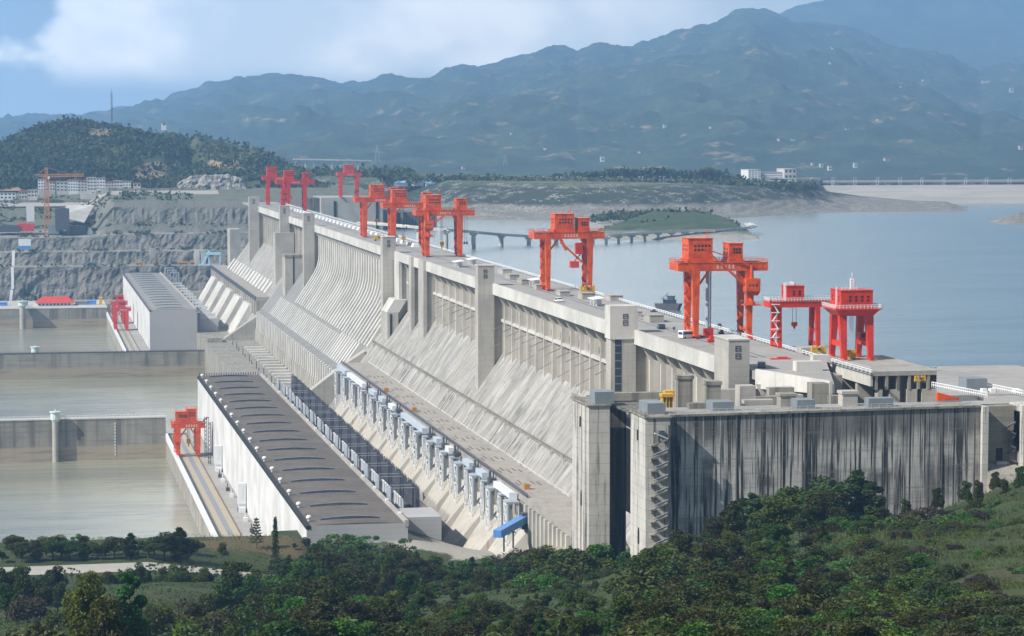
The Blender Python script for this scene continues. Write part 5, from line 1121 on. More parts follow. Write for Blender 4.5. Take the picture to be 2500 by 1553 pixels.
# floating-boom bridge on piers, curving to the island
BP = [(880, 543, 172), (1000, 554, 170.5), (1089, 562.5, 168), (1156, 567.6, 165), (1224, 574, 160.5), (1291, 578, 158), (1340, 579, 157.5), (1480, 577, 157.5), (1560, 571, 157.5), (1603, 567, 157.5), (1680, 564.5, 157.5), (1738, 563.6, 157.5), (1790, 560, 158), (1824, 556.5, 158.5), (1838, 552, 159), (1826, 546, 160)]
bt = thing('approach_bridge', 'pale bridge on round piers curving across the reservoir to the island', 'bridge', tuple(at(1224, 574, Z=150)))
pts = [at(px, py, Z=z) for px, py, z in BP]; g = MB()
for p, q in zip(pts, pts[1:]): g.beam(p, q, 9, 1.6)
part(g, 'deck', C_BEAM, bt)
g = MB()
for p, q in zip(pts, pts[1:]): g.beam(p+Vector((0, -4.4, 1.2)), q+Vector((0, -4.4, 1.2)), .4, 1.2)
part(g, 'parapet', C_BEAM, bt)
for px in (1022, 1089, 1156, 1224, 1291, 1358, 1448, 1480, 1510, 1542, 1574, 1607, 1640, 1672, 1705, 1738, 1767, 1793):
    py = lin(px, [(a, b) for a, b, c in BP[:14]]); z = lin(px, [(a, c) for a, b, c in BP[:14]]); p = at(px, py, Z=z)
    part(MB().cyl((p.x, p.y, 146), (p.x, p.y, z-1), 2.1 if px < 1400 else 1.5, n=10).box(p.x-3.4, p.x+3.4, p.y-2.4, p.y+2.4, z-2.6, z-.8), 'pier', C_BEAM, bt)
# intake block with the lone crane on top
ib = thing('intake_block', 'big concrete intake block across the reservoir under the lone red crane', 'block', (p8.x, 2810, 150))
a = at(784, 500, Y=2800); b = at(935, 500, Y=2800)
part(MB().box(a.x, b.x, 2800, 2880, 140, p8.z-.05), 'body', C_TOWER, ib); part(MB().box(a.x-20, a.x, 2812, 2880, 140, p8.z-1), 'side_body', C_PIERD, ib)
c = at(1000, 520, Y=2850); d = at(1150, 520, Y=2850)
part(MB().box(b.x, d.x-40, 2850, 2890, 140, 168), 'low_wall', C_PIERD, ib)
for x in (a.x+14, b.x-8): part(MB().box(x, x+3, 2799.4, 2800, 142, p8.z-4), 'gate_slot', DARK, ib)
part(MB().box(b.x+4, b.x+30, 2840, 2860, 168, 171).box(b.x+6, b.x+9, 2840, 2850, 150, 168).box(b.x+26, b.x+29, 2840, 2850, 150, 168), 'portal', C_OLD, ib)
# blue roofed sheds on the foreland
def shed(px0, px1, pt, pb, y, m, label):
    a = at(px0, pb, Y=y); b = at(px1, pb, Y=y); z1 = at(px0, pt, Y=y).z; t = thing('shed', label, 'shed', ((a.x+b.x)/2, y, a.z), 'blue roofed sheds')
    h = z1-a.z; part(MB().box(a.x+1, b.x-1, y+1, y+17, a.z-3, a.z+h*.45), 'wall', WHITE, t)
    part(MB().prism([(y-1, a.z+h*.4), (y+9, z1), (y+19, a.z+h*.4)], 'x', a.x, b.x), 'roof', m, t)
shed(965, 998, 441, 450, 3330, BLUER, 'small blue roofed shed, left one of three on the far bank'); shed(1004, 1036, 440.5, 449, 3335, BLUER, 'small blue roofed shed, middle of three on the far bank'); shed(1038, 1168, 442, 452, 3330, BLUER, 'long blue roofed shed on the far bank')
# white complex of buildings on the right bank
def block_house(px0, px1, pt, pb, y, m, label, nx, nzr, dep=14, grp=None, name='white_building', roof=None):
    a = at(px0, pb, Y=y); b = at(px1, pb, Y=y); z1 = at(px0, pt, Y=y).z; w = b.x-a.x; h = z1-a.z
    t = thing(name, label, 'building', ((a.x+b.x)/2, y, a.z), grp)
    part(MB().box(a.x, b.x, y, y+dep, a.z-6, z1), 'wall', m, t)
    part(MB().box(a.x-.4, b.x+.4, y-.4, y+dep+.4, z1, z1+.5), 'roof', roof or C_BEAM, t)
    for i in range(nx):
        for j in range(nzr):
            x = a.x+w*(i+.5)/nx; z = a.z+h*(j+.55)/nzr
            part(MB().box(x-w/nx*.28, x+w/nx*.28, y-.06, y+.02, z-h/nzr*.2, z+h/nzr*.24), 'window', DARK, t)
    return t
block_house(1827, 1857, 415, 438, 3640, WHITE, 'white block at the left end of the far white complex', 4, 5, 40); block_house(1857, 1909, 421, 438, 3650, WHITE, 'long low white middle block of the far white complex', 9, 3, 16)
block_house(1915, 1944, 413, 438, 3640, C_BEAM, 'taller pale block at the right end of the far white complex', 3, 2, 40); block_house(1850, 1932, 437, 442, 3620, WHITE, 'long white wall with a gallery in front of the far white complex', 12, 1, 8)
HS = [(1980, 403, 8, 6), (2002, 405, 9, 9), (2022, 416, 11, 12), (2087, 404, 10, 12), (2162, 395, 16, 6), (1472, 395, 11, 13), (1900, 340, 6, 4), (1937, 340, 11, 3), (1328, 367, 8, 4), (2069, 314, 10, 3), (1250, 327, 6, 4), (1620, 316, 9, 5), (2405, 199, 26, 5), (2470, 231, 12, 10), (2489, 364, 9, 8), (690, 292, 16, 4), (2142, 293, 8, 3), (2195, 210, 5, 3), (2034, 118, 7, 3), (2024, 163, 5, 3), (1145, 203, 6, 2), (2252, 194, 9, 3), (1560, 372, 6, 4), (1735, 309, 6, 4), (1132, 415, 8, 6)]
for i, (px, py, w, h) in enumerate(HS):
    p = on_mountain(px, py); s = (p.y)/F
    t = thing('hill_house', 'white hill house', 'house', (p.x, p.y-8, p.z-2), 'white houses scattered on the mountainside', org=(0, 0, 0))
    W_, H_ = w*s*.9, h*s+2
    part(MB().box(-W_/2, W_/2, 0, 10, -3, H_), 'wall', C_WHITE, t); part(MB().prism([(-W_/2-.8, H_), (W_/2+.8, H_), (W_/2, H_+1.6), (-W_/2, H_+1.6)], 'y', -.8, 10.8), 'roof', C_OLD if i % 2 else REDH, t)
    if h > 5: part(MB().box(-W_*.3, W_*.3, -.1, .05, H_*.4, H_*.62), 'window', DARK, t)
    near = ['among the row above the white complex', 'with dark windows'][h > 8]
    t['label'] = ['narrow white house uphill and right of the white complex', 'white house with dark windows uphill of the white complex', 'pinkish block house right of the white complex', 'tall pale house farther right of the white complex', 'low wide pale house among trees right of the white complex', 'small three storey white house behind the scrub mound', 'tiny white hut above the white complex, left', 'tiny white hut above the white complex, right', 'white hut right of the bare earth cut', 'small white roof on the slope well above the white complex', 'white hut low on the slope left of the mountain middle', 'white hut on the right shoulder of the middle slope', 'wide white house high on the right slope', 'white house with two gables high at the right edge', 'white house low on the slope at the right edge', 'long bright white roof on the left slope', 'white hut in the middle of the right slope', 'tiny white hut beside the brown patch on the right slope', 'tiny white hut just below the highest summit', 'tiny white hut lower below the highest summit', 'tiny white hut just under the wooded ridge left of the middle', 'pale hut near the top of the right slope', 'tiny white hut left of the long field track', 'tiny white hut beside the long field track', 'pale hut just above the blue roofed sheds'][i]
# settlement on the far left bank
VB = [(0, 38, 471, 487, 4, 2), (46, 66, 468, 486, 3, 2), (68, 91, 465, 482, 3, 2), (93, 113, 438, 467, 3, 4), (114, 135, 444, 466, 3, 3), (138, 165, 445, 468, 3, 3), (166, 190, 440, 468, 4, 4), (190, 213, 442, 468, 3, 4), (213, 235, 434, 466, 3, 4), (236, 257, 435, 464, 3, 4), (257, 279, 444, 464, 3, 3), (279, 299, 442, 466, 3, 3), (300, 320, 443, 462, 3, 3), (326, 344, 448, 458, 2, 1)]
VM = [WHITE, C_BEAM, C_WHITE]
for i, (a, b, t_, q, nx, nzr) in enumerate(VB):
    block_house(a, b, t_, q, 3150 if i < 3 else 3186, VM[i % 3], '%s white town house from the left in the row below the wooded hill' % (ORD[i] if i else 'leftmost'), nx, nzr, 9, 'town houses below the wooded hill', 'town_house', [C_OLD, REDH, C_BEAM][i % 3])
block_house(395, 406, 301, 308, 3665, WHITE, 'white cottage alone on top of the wooded hill', 1, 1, 8, None, 'cottage', C_OLD)
for i, (px, py, w, h, m) in enumerate(((215, 478, 20, 3, C_BEAM), (255, 474, 10, 7, C_TOWER), (110, 472, 16, 4, C_TOWER))):
    p = at(px, py, Y=3120+i*6); solo(MB().cbox(p.x, p.y, p.z-4, w*.9, 8, h+4), 'yard_building', m, ['long low pale shed in front of the town houses', 'small square pale block in front of the town houses', 'low grey shed behind the tower crane'][i], 'building')
a = at(165, 505, Y=3030); b = at(232, 505, Y=3030)
solo(MB().hexa([(at(140, 530, Y=3000).x, 3000, at(140, 530, Y=3000).z), (at(206, 545, Y=3000).x, 3000, at(206, 545, Y=3000).z), (b.x, 3060, a.z), (a.x, 3060, a.z), (at(140, 530, Y=3000).x, 3000, at(140, 528, Y=3000).z), (at(206, 545, Y=3000).x, 3000, at(206, 543, Y=3000).z), (b.x, 3060, a.z+1), (a.x, 3060, a.z+1)]), 'paved_slope', C_BEAM, 'pale sloping concrete apron right of the tower crane', 'apron')
for i, (px, py, w, h, d, m) in enumerate(((152, 556, 16, 22, 24, STEELD), (131, 567, 12, 8, 10, HUTG), (172, 568, 9, 8, 8, HUTG), (20, 562, 26, 5, 12, STEELD), (62, 560, 20, 6, 10, REDH), (190, 566, 18, 6, 10, STEELD), (220, 570, 6, 3, 5, WHITE))):
    p = at(px, py, Y=2968); solo(MB().cbox(p.x, p.y, p.z-2, w, d, h+2).prism([(p.x-w/2-.5, p.z+h), (p.x, p.z+h+1.5), (p.x+w/2+.5, p.z+h)], 'y', p.y-d/2, p.y+d/2), 'yard_shed', m, ['large dark shed right of the tower crane', 'grey shed at the foot of the tower crane', 'grey-blue shed right of the large dark shed', 'long dark shed at the left edge of the yard', 'reddish stack of material left of the tower crane', 'dark shed at the right end of the yard', 'tiny white hut at the right end of the yard'][i], 'shed')
# vehicles on the rock bench road
OT = mat('orange_truck_paint', (.62, .27, .05), .5)
def truck(px, y, m, label, L=8.):
    p = at(px, 645, Y=y); t = thing('dump_truck', label, 'truck', (p.x, y, 107.6), 'trucks on the bench road', org=(0, 0, 0))
    part(MB().prism([(-L/2, 1.6), (L*.2, 1.4), (L*.26, 3.4), (-L/2-.4, 3.8)], 'y', -1.5, 1.5), 'tipper_body', m, t); part(MB().box(L*.28, L/2, -1.3, 1.3, 1., 3.4), 'cab', m, t); part(MB().box(-L/2, L/2, -.6, .6, .8, 1.4), 'chassis', STEELD, t)
    for x in (-L*.34, -L*.14, L*.36):
        for s in (-1, 1): part(MB().cyl((x, s*1.1, .7), (x, s*1.5, .7), .7, n=8), 'wheel', TYRE, t)
for i, (px, m, L) in enumerate(((223, BLUE, 8), (340, OT, 7), (381, OT, 5), (425, STEELD, 6), (447, OT, 11), (474, OT, 8))): truck(px, 2915, m, ['blue truck on the bench road left of the others', 'orange truck on the bench road above the distant powerhouse', 'short orange truck on the bench road', 'dark truck on the bench road', 'longest orange truck on the bench road', 'orange truck nearest the light blue gantry'][i], L)
# viaduct, pylons, masts, poles
v = thing('viaduct', 'pale road viaduct on thin piers at the foot of the mountain', 'viaduct', tuple(at(800, 415, Y=4200)))
a = at(715, 388.6, Y=4200); b = at(908, 392.6, Y=4200)
part(MB().beam(a, b, 9, 2.2), 'deck', C_BEAM, v)
for k in range(9):
    p = a.lerp(b, (k+.4)/9); part(MB().box(p.x-1.3, p.x+1.3, 4198, 4202, 175, p.z-1), 'pier', C_BEAM, v)
def pylon(px, pt, pb, y, w, label, m=STEELB, base_from=None):
    p = at(px, pb, Y=y); q = at(px, pt, Y=y); t = thing('pylon', label, 'pylon', tuple(p)); h = q.z-p.z
    g = MB()
    for i in (-1, 1):
        for j in (-1, 1): g.beam((p.x+i*w, y+j*w, p.z-3), (p.x+i*w*.12, y+j*w*.12, q.z), .45)
    for k in range(6):
        z = p.z+h*k/6; r = w*(1-.88*k/6); g.beam((p.x-r, y-r, z), (p.x+r*.85, y-r, z+h/6), .3).beam((p.x+r, y-r, z), (p.x-r*.85, y-r, z+h/6), .3)
    part(g, 'lattice_body', m, t); g = MB()
    for k in (.72, .84, .96): g.beam((p.x-w*1.2, y, p.z+h*k), (p.x+w*1.2, y, p.z+h*k), .5)
    part(g, 'cross_arm', m, t)
pylon(921, 354, 394, 4300, 5, 'grey lattice pylon right of the viaduct'); pylon(1234, 378, 400, 4350, 4, 'small lattice pylon above the blue roofed sheds')
p = at(273, 283, Y=3700); q = at(272, 216, Y=3700)
mt = thing('radio_mast', 'tall thin lattice mast rising from the wooded hill', 'mast', (p.x, 3700, p.z-6))
part(MB().lattice((p.x, 3700, p.z-8), (p.x, 3700, q.z-8), 1.8, 18, .45), 'lattice_body', STEELD, mt); part(MB().cyl((p.x, 3700, q.z-8), (p.x, 3700, q.z), .25, n=5).beam((p.x-2, 3700, q.z-6), (p.x+2, 3700, q.z-6), .4), 'tip', STEELD, mt)
POLE = []
for i, px in enumerate((1020, 1031, 1078, 1116, 1126, 1163, 1173, 1214, 1223, 1262, 1271, 1311, 1325, 1360, 1369, 1409, 1418, 1468, 1509, 1518, 1560, 1568, 1611, 1620)): POLE.append((px, 431, 444, 3420, 'along the far bank road'))
for i, px in enumerate((1979, 2031, 2036, 2084, 2090, 2139, 2145, 2194, 2200, 2248, 2253, 2302, 2307, 2355, 2360, 2405, 2411, 2461, 2468)): POLE.append((px, 434, 451, 3716, 'along the stone embankment'))
for px, a, b, y, w in POLE:
    q = at(px, a, Y=y); p = at(px, b, Y=y)
    t = solo(MB().cyl((p.x, y, p.z-3), (p.x, y, q.z), .32, .22, 5).beam((p.x, y, q.z), (p.x+1.8, y-1, q.z+.3), .3), 'lamp_post', WHITE, 'thin pale lamp post in the row '+w, 'lamp post', 'lamp posts '+w)
# ================================================================ trees, bushes, grass
RND = random.Random(11)
def leafmat(name, a, b, c, hue=1.1):
    return mat(name, a, .55, [('n', .35, .42, .6, b, .8), ('n', (1.3, 1.3, 1.3), .5, .68, c, .7), ('n', .05, .45, .65, tuple(x*.6 for x in a), .6)], hue=hue, trans=.22, spec=.25)
LF_DARK = leafmat('dark_leaves', (.048, .070, .006), (.021, .035, .004), (.108, .14, .013))
LF_MID = leafmat('green_leaves', (.080, .122, .008), (.040, .066, .006), (.16, .21, .02))
LF_LITE = leafmat('light_leaves', (.075, .125, .025), (.045, .09, .02), (.14, .18, .045))
LF_OLIVE = leafmat('olive_leaves', (.052, .066, .016), (.03, .042, .012), (.095, .105, .03))
LF_BROWN = leafmat('browning_leaves', (.075, .058, .032), (.05, .05, .025), (.11, .08, .04))
BARK = mat('bark', (.11, .085, .06), .9, [('n', (3, 3, .6), .45, .65, (.055, .045, .035), .8)], local=True)
def leaves(mb, c, r, n, s, shell=.45, flat=1.):
    for _ in range(n):
        while True:
            d = Vector((RND.uniform(-1, 1), RND.uniform(-1, 1), RND.uniform(-1, 1))); l = d.length
            if .05 < l < 1: break
        d = d/l*(shell+(1-shell)*RND.random()**.6)
        p = Vector((c[0]+d.x*r[0], c[1]+d.y*r[1], c[2]+d.z*r[2]*flat))
        a = Vector((RND.gauss(0, 1), RND.gauss(0, 1), RND.gauss(0, .7))).normalized(); b = a.cross(Vector((RND.gauss(0, 1), RND.gauss(0, 1), RND.gauss(0, 1)))).normalized()
        k = s*RND.uniform(.6, 1.35)
        mb.add([p-a*k, p+b*k*.5, p+a*k, p-b*k*.5], [(0, 1, 2, 3)])
def mesh_only(mb, name, m):
    o = mesh_obj(mb, name, m); return o
PROTO_Y = -400
def tree_proto(kind, seed, lm, nleaf=2400, ls=.3, name='tree'):
    RND.seed(seed); t = thing(name, 'tree', 'tree', (0, 0, 0), None, org=(0, 0, 0)); c = MB(); w = MB(); H = 10.
    if kind == 'round':
        top = Vector((RND.uniform(-.4, .4), RND.uniform(-.4, .4), 6.2)); w.cyl((0, 0, -.5), top, .24, .1, 7); cl = []
        for i in range(13):
            a = RND.uniform(0, 6.28); rr = RND.uniform(.3, 2.5)*(1 if i else 0); z = RND.uniform(4.2, 8.9); rr *= 1.1-abs(z-6)/6
            cl.append((Vector((math.cos(a)*rr, math.sin(a)*rr, z)), RND.uniform(1., 1.75)))
        for p, r in cl:
            w.cyl((top.x*.6, top.y*.6, RND.uniform(2.5, 4.5)), p, .09, .03, 5); leaves(c, p, (r, r, r*.8), nleaf//13, ls)
    elif kind == 'tall':
        w.cyl((0, 0, -.5), (0, 0, 8.4), .22, .05, 7)
        for i in range(17):
            z = 1.8+7.6*i/16; a = i*2.4; rr = 1.15*math.sin(math.pi*min(1, (z+1.5)/11.6))**.8*RND.uniform(.5, 1.2); p = Vector((math.cos(a)*rr, math.sin(a)*rr, z)); r = RND.uniform(.7, 1.15)*(1.15-z/14)
            w.cyl((0, 0, z-.7), p, .07, .03, 5); leaves(c, p, (r, r, r*1.05), nleaf//17, ls)
    elif kind == 'cone':
        w.cyl((0, 0, -.5), (0, 0, 9.4), .16, .04, 6)
        for i in range(22):
            z = 1.+8.8*i/21; a = i*2.4; rr = .75*(1-z/11); p = Vector((math.cos(a)*rr*.7, math.sin(a)*rr*.7, z)); leaves(c, p, (.35+rr*.55, .35+rr*.55, .7), nleaf//22, ls)
    elif kind == 'whorl':
        w.cyl((0, 0, -.5), (0, 0, 10), .15, .03, 6)
        for k in range(9):
            z = 2.2+k*.86; L = (2.1-k*.19)
            for q in range(6):
                a = q*1.047+k*.5; p = Vector((math.cos(a)*L, math.sin(a)*L, z+.45)); w.cyl((0, 0, z), p, .05, .02, 4)
                for u in (.45, .75, 1.): leaves(c, Vector((0, 0, z)).lerp(p, u), (.34, .34, .2), 16, .18)
        leaves(c, (0, 0, 9.8), (.2, .2, .5), 30, .16)
    elif kind == 'bush':
        for i in range(15):
            a = RND.uniform(0, 6.28); rr = RND.uniform(0, 3.8); z = RND.uniform(.4, 4.6)*(1-rr/5.6); p = Vector((math.cos(a)*rr, math.sin(a)*rr, z)); r = RND.uniform(1.1, 2.)
            w.cyl((rr*.15*math.cos(a), rr*.15*math.sin(a), -.4), p, .08, .03, 4); leaves(c, p, (r, r, r*.85), nleaf//15, ls)
    elif kind == 'sparse':
        w.cyl((0, 0, -.5), (.3, .2, 7.5), .13, .04, 6)
        for i in range(11):
            a = RND.uniform(0, 6.28); z = RND.uniform(3., 9.3); rr = RND.uniform(.4, 2.); p = Vector((math.cos(a)*rr, math.sin(a)*rr, z)); w.cyl((.1, .1, z-1.4), p, .05, .02, 4)
            leaves(c, p, (.75, .75, .5), nleaf//11, ls)
    part(w, 'trunk', BARK, t); part(c, 'crown', lm, t); return t
PR = {}
def proto(key, kind, seed, lm, n, ls, name='tree'): PR[key] = [tree_proto(kind, seed, lm, n, ls, name), False]
for i, lm in enumerate((LF_DARK, LF_MID, LF_DARK, LF_OLIVE)): proto('r%d' % i, 'round', 20+i, lm, 4200, .25)
for i, lm in enumerate((LF_MID, LF_DARK, LF_OLIVE)): proto('t%d' % i, 'tall', 30+i, lm, 3800, .24)
for i, lm in enumerate((LF_MID, LF_DARK, LF_LITE, LF_OLIVE, LF_BROWN)): proto('b%d' % i, 'bush', 40+i, lm, 5600, .23, 'bush')
for i, lm in enumerate((LF_MID, LF_LITE)): proto('s%d' % i, 'sparse', 50+i, lm, 1100, .24)
proto('big0', 'round', 61, LF_MID, 9000, .17); proto('big1', 'tall', 62, LF_LITE, 8500, .17)
for i, lm in enumerate((LF_MID, LF_OLIVE, LF_DARK, LF_LITE)): proto('c%d' % i, 'bush', 70+i, lm, 5600, .23, 'shrub')
proto('cone', 'cone', 63, LF_DARK, 1900, .2, 'cypress'); proto('whorl', 'whorl', 64, LF_OLIVE, 0, .2, 'conifer'); proto('shrub', 'round', 65, LF_DARK, 3200, .3, 'shrub')
def plant(key, x, y, h, label, group=None, wide=1., cat=None, dz=0.):
    pr_, used = PR[key]; s = h/6.2 if len(key) == 2 and key[0] in 'bc' else h/10.
    loc = (x, y, gz(x, y)-.3+dz); rz = RND.uniform(0, 6.28); sc = (s*wide*RND.uniform(.9, 1.1), s*wide*RND.uniform(.9, 1.1), s)
    if not used:
        o = pr_; PR[key][1] = True; o.location = loc; o.rotation_euler.z = rz; o.scale = sc
    else: o = clone(pr_, loc, rz, None, sc)
    o['label'] = label; o['category'] = cat or ('bush' if key[0] == 'b' and key[1] != 'i' else 'shrub' if len(key) == 2 and key[0] == 'c' else 'tree')
    if group: o['group'] = group
    elif 'group' in o: del o['group']
    return o
def plant_px(key, px, ytop, Y, label, group=None, wide=1., cat=None, hmax=40):
    X = at(px, 1400, Y=Y).x; top = at(px, ytop, Y=Y).z; h = min(hmax, max(1., top-gz(X, Y)+.3)); return plant(key, X, Y, h, label, group, wide, cat)
# row of trees on the bank beyond the road
G1 = 'row of young trees on the bank by the tail water'
row = [(8, 1342), (38, 1305), (55, 1322), (70, 1316), (90, 1318), (112, 1308), (130, 1312), (150, 1305), (170, 1318), (186, 1302), (205, 1322), (222, 1320), (240, 1324), (258, 1316), (282, 1310), (300, 1320), (320, 1300), (340, 1318), (362, 1312), (378, 1310), (402, 1300), (418, 1296), (440, 1286), (458, 1312)]
for i, (px, yt) in enumerate(row):
    plant_px(['r0', 'r1', 'r2', 's0', 't1', 'r1'][i % 6], px, yt, 822+(i*7) % 14, 'young green tree in the row on the grassy bank beyond the road', G1, 1.9 if i % 6 != 3 else 1.4)
    if i % 2: plant_px(['r1', 'r0', 'r2'][i % 3], px+10, yt+4, 845, 'young green tree in the row on the grassy bank beyond the road', G1, 1.8)
plant_px('r1', 547, 1322, 838, 'small green tree standing alone at the roadside where the tail platform ends', wide=.8)
plant_px('whorl', 627, 1264, 862, 'sparse conifer with whorled bare-looking branches against the white powerhouse wall', cat='conifer')
plant_px('cone', 673, 1266, 850, 'slim dark cypress against the white powerhouse wall', cat='cypress')
G2 = 'saplings and small shrubs along the near kerb of the road'
for i, (px, yt) in enumerate([(175, 1382), (215, 1380), (338, 1366), (365, 1370), (395, 1366), (420, 1362), (450, 1366), (160, 1386), (192, 1390), (252, 1386), (268, 1392), (291, 1384), (312, 1388), (318, 1372), (345, 1376), (358, 1390), (378, 1372), (405, 1374), (427, 1374), (437, 1382), (473, 1376), (487, 1370), (500, 1380), (527, 1378), (555, 1364), (612, 1368)]):
    plant_px(['s0', 'b0', 'b1', 's1'][i % 4], px, yt, 776+i % 5, 'small sapling or shrub at the near edge of the pale road', G2, .9)
# orchard-like trees at the left edge, grass between
G3 = 'dark small trees on the slope at the left edge'
for i, (px, yt, Y) in enumerate([(5, 1380, 715), (28, 1392, 720), (55, 1378, 712), (85, 1386, 716), (112, 1392, 705), (130, 1380, 722), (12, 1420, 660), (60, 1428, 655), (105, 1424, 668), (142, 1420, 660)]):
    plant_px(['r0', 'r3', 'r2', 'b4'][i % 4], px, yt, Y, 'dark olive small tree on the slope at the left edge, below the road', G3, 1.1)
plant_px('big0', 205, 1388, 395, 'tall bright broadleaf tree at the lower left, left half of the pair', wide=.62); plant_px('big1', 315, 1392, 400, 'tall bright broadleaf tree at the lower left, right half of the pair', wide=.95)
plant_px('b2', 110, 1478, 380, 'light green bush at the foot of the tall broadleaf pair', wide=1.0); plant_px('b0', 20, 1500, 370, 'green bush in the bottom left corner'); plant_px('r1', 255, 1450, 372, 'shorter broadleaf tree in front of the tall pair', wide=.9)
plant_px('r2', 578, 1366, 655, 'dark round-crowned tree standing out right of the road end', wide=1.15); plant_px('b1', 545, 1400, 640, 'dark bush at the left foot of the dark round-crowned tree', wide=1.1); plant_px('b1', 615, 1395, 648, 'dark bush at the right foot of the dark round-crowned tree', wide=1.1)
for i, (px, yt, Y) in enumerate([(372, 1470, 520), (420, 1452, 560), (470, 1448, 580), (505, 1440, 600), (440, 1490, 480), (530, 1478, 500), (600, 1470, 520), (400, 1510, 430), (490, 1515, 430), (570, 1505, 440), (640, 1500, 440), (350, 1530, 400), (620, 1440, 585)]):
    plant_px(['b1', 'b0', 'b3'][i % 3], px, yt, Y, 'dark green bush on the slope right of the tall broadleaf pair', 'bushes on the lower left slope', 1.1)
# the mass of trees across the middle, rows from far to near
G4 = 'mass of trees below the dam foot'
def topline(px): return lin(px, [(640, 1352), (700, 1330), (780, 1318), (860, 1322), (900, 1345), (960, 1332), (1020, 1350), (1060, 1360), (1120, 1350), (1200, 1356), (1280, 1345), (1340, 1338), (1400, 1330), (1440, 1322), (1500, 1345), (1560, 1352), (1600, 1335), (1660, 1350)])
k = 0
for Y, px0, px1, st, off in ((860, 690, 1560, 34, 0), (810, 660, 1600, 36, 10), (750, 640, 1620, 38, 26), (690, 640, 1620, 40, 46), (630, 640, 1600, 42, 68), (575, 640, 1580, 44, 90), (520, 640, 1560, 46, 113), (465, 640, 1560, 50, 138), (415, 640, 1580, 54, 162), (370, 640, 1600, 58, 182)):
    px = px0+RND.uniform(0, st)
    while px < px1:
        yt = topline(px)+off+RND.uniform(-12, 18); key = RND.choice(['r0', 'r1', 'r2', 'r3', 't0', 't1', 'b0', 'b1', 'b1', 'r0'])
        if Y > 780 and px > 1240 and px < 1500: key = RND.choice(['t0', 'r1', 's1'])
        plant_px(key, px, yt, Y+RND.uniform(-14, 14), 'green tree or tall bush in the dense mass of foliage along the bottom middle', G4, 1.25 if key[0] == 'b' else 1.3, hmax=17); px += st*RND.uniform(.75, 1.25); k += 1
for i, (px, yt) in enumerate([(1340, 1330), (1362, 1324), (1388, 1328), (1415, 1322), (1440, 1330), (1466, 1326), (1490, 1338), (1515, 1344), (1540, 1352), (1565, 1356), (1590, 1340), (1612, 1328), (1640, 1330), (1350, 1350), (1400, 1352), (1450, 1354), (1500, 1362), (1550, 1372), (1600, 1360)]):
    plant_px(['r1', 'b0', 'r0', 'b2', 't1'][i % 5], px, yt, 662-(i*5) % 18, 'green tree or bush at the foot of the two pale piers', 'greenery at the foot of the piers', 1.5, hmax=16)
for i in range(34):
    px = 150+RND.random()*520; q = RND.random(); Y = 640-270*q; yt = 1415+110*q+RND.uniform(-10, 12)
    plant_px(RND.choice(['b0', 'b1', 'b2', 'b3', 'r1']), px, yt, Y, 'dark green bush on the slope right of the tall broadleaf pair', 'bushes on the lower left slope', 1.4, hmax=6)
for i in range(150):
    px = 630+RND.random()*1560; Y = 400+RND.random()*390; X = at(px, 1400, Y=Y).x
    if Y > 660 and X > 152: continue
    plant(RND.choice(['c0', 'c1', 'c2', 'c1']), X, Y, RND.uniform(2.6, 5.5), 'low shrub filling a gap between the trees of the lower slope', 'low shrubs between the trees', 1.6)
# bushes against the near end of the powerhouse
for i, (px, yt) in enumerate([(705, 1306), (735, 1310), (765, 1303), (800, 1300), (828, 1294), (850, 1286), (872, 1292), (905, 1300), (935, 1306), (960, 1312), (990, 1308)]):
    plant_px(['b2', 's0', 'b0'][i % 3], px, yt, 972+(i*5) % 20, 'light green bush in front of the grey end wall of the near powerhouse', 'bushes in front of the grey end wall', 1.3)
for i, (px, yt) in enumerate([(1262, 1318), (1300, 1322), (1232, 1330)]): plant_px('b4', px, yt, 905, 'brownish dry bush at the edge of the gravel yard', 'dry bushes by the gravel yard', 1.)
# trees on the knoll in front of the streaked wall
G5 = 'big dark trees on the knoll before the streaked wall'
for i, (px, yt, Y) in enumerate([(1620, 1322, 640), (1690, 1330, 625), (1745, 1262, 610), (1790, 1222, 600), (1840, 1200, 620), (1885, 1205, 600), (1930, 1186, 630), (1970, 1178, 625), (2010, 1196, 600), (2035, 1160, 640), (2090, 1146, 645), (2125, 1172, 640), (1720, 1320, 560), (1775, 1300, 545), (1830, 1290, 550), (1890, 1275, 545), (1950, 1262, 560), (2005, 1270, 545), (2060, 1262, 570), (2110, 1255, 590), (1590, 1392, 560), (1650, 1388, 540), (1700, 1400, 500), (1715, 1296, 630), (1768, 1244, 625), (1812, 1212, 640), (1860, 1204, 640), (1908, 1196, 645), (1952, 1184, 645), (1660, 1345, 600), (1690, 1368, 570), (1750, 1345, 540), (1800, 1330, 530), (1855, 1320, 530), (1910, 1310, 530), (1965, 1305, 535), (2020, 1305, 540), (2075, 1298, 550), (1740, 1390, 490), (1800, 1375, 490), (1860, 1365, 490), (1925, 1355, 490), (1985, 1350, 500), (2045, 1345, 510), (2100, 1330, 530), (2140, 1300, 560), (2150, 1235, 610)]):
    plant_px(['r0', 'r2', 'r3', 't1', 't2', 'r1', 't0'][i % 7], px, yt, Y, 'big dark green tree on the knoll in front of the streaked chamber wall', G5, 1.65)
G6 = 'bushes covering the right foreground slope'
for i in range(150):
    px = 1540+RND.random()*620; q = RND.random()**.85; Y = 560-270*q; yt = 1300+225*q+RND.uniform(-16, 14)
    plant_px(RND.choice(['b0', 'b1', 'b1', 'b2', 'r0', 'r1', 'r2', 'r3']), px, yt, Y, 'bush in the thicket covering the right foreground slope', G6, 1.35, hmax=14)
G7 = 'scattered shrubs on the grassy hillside'
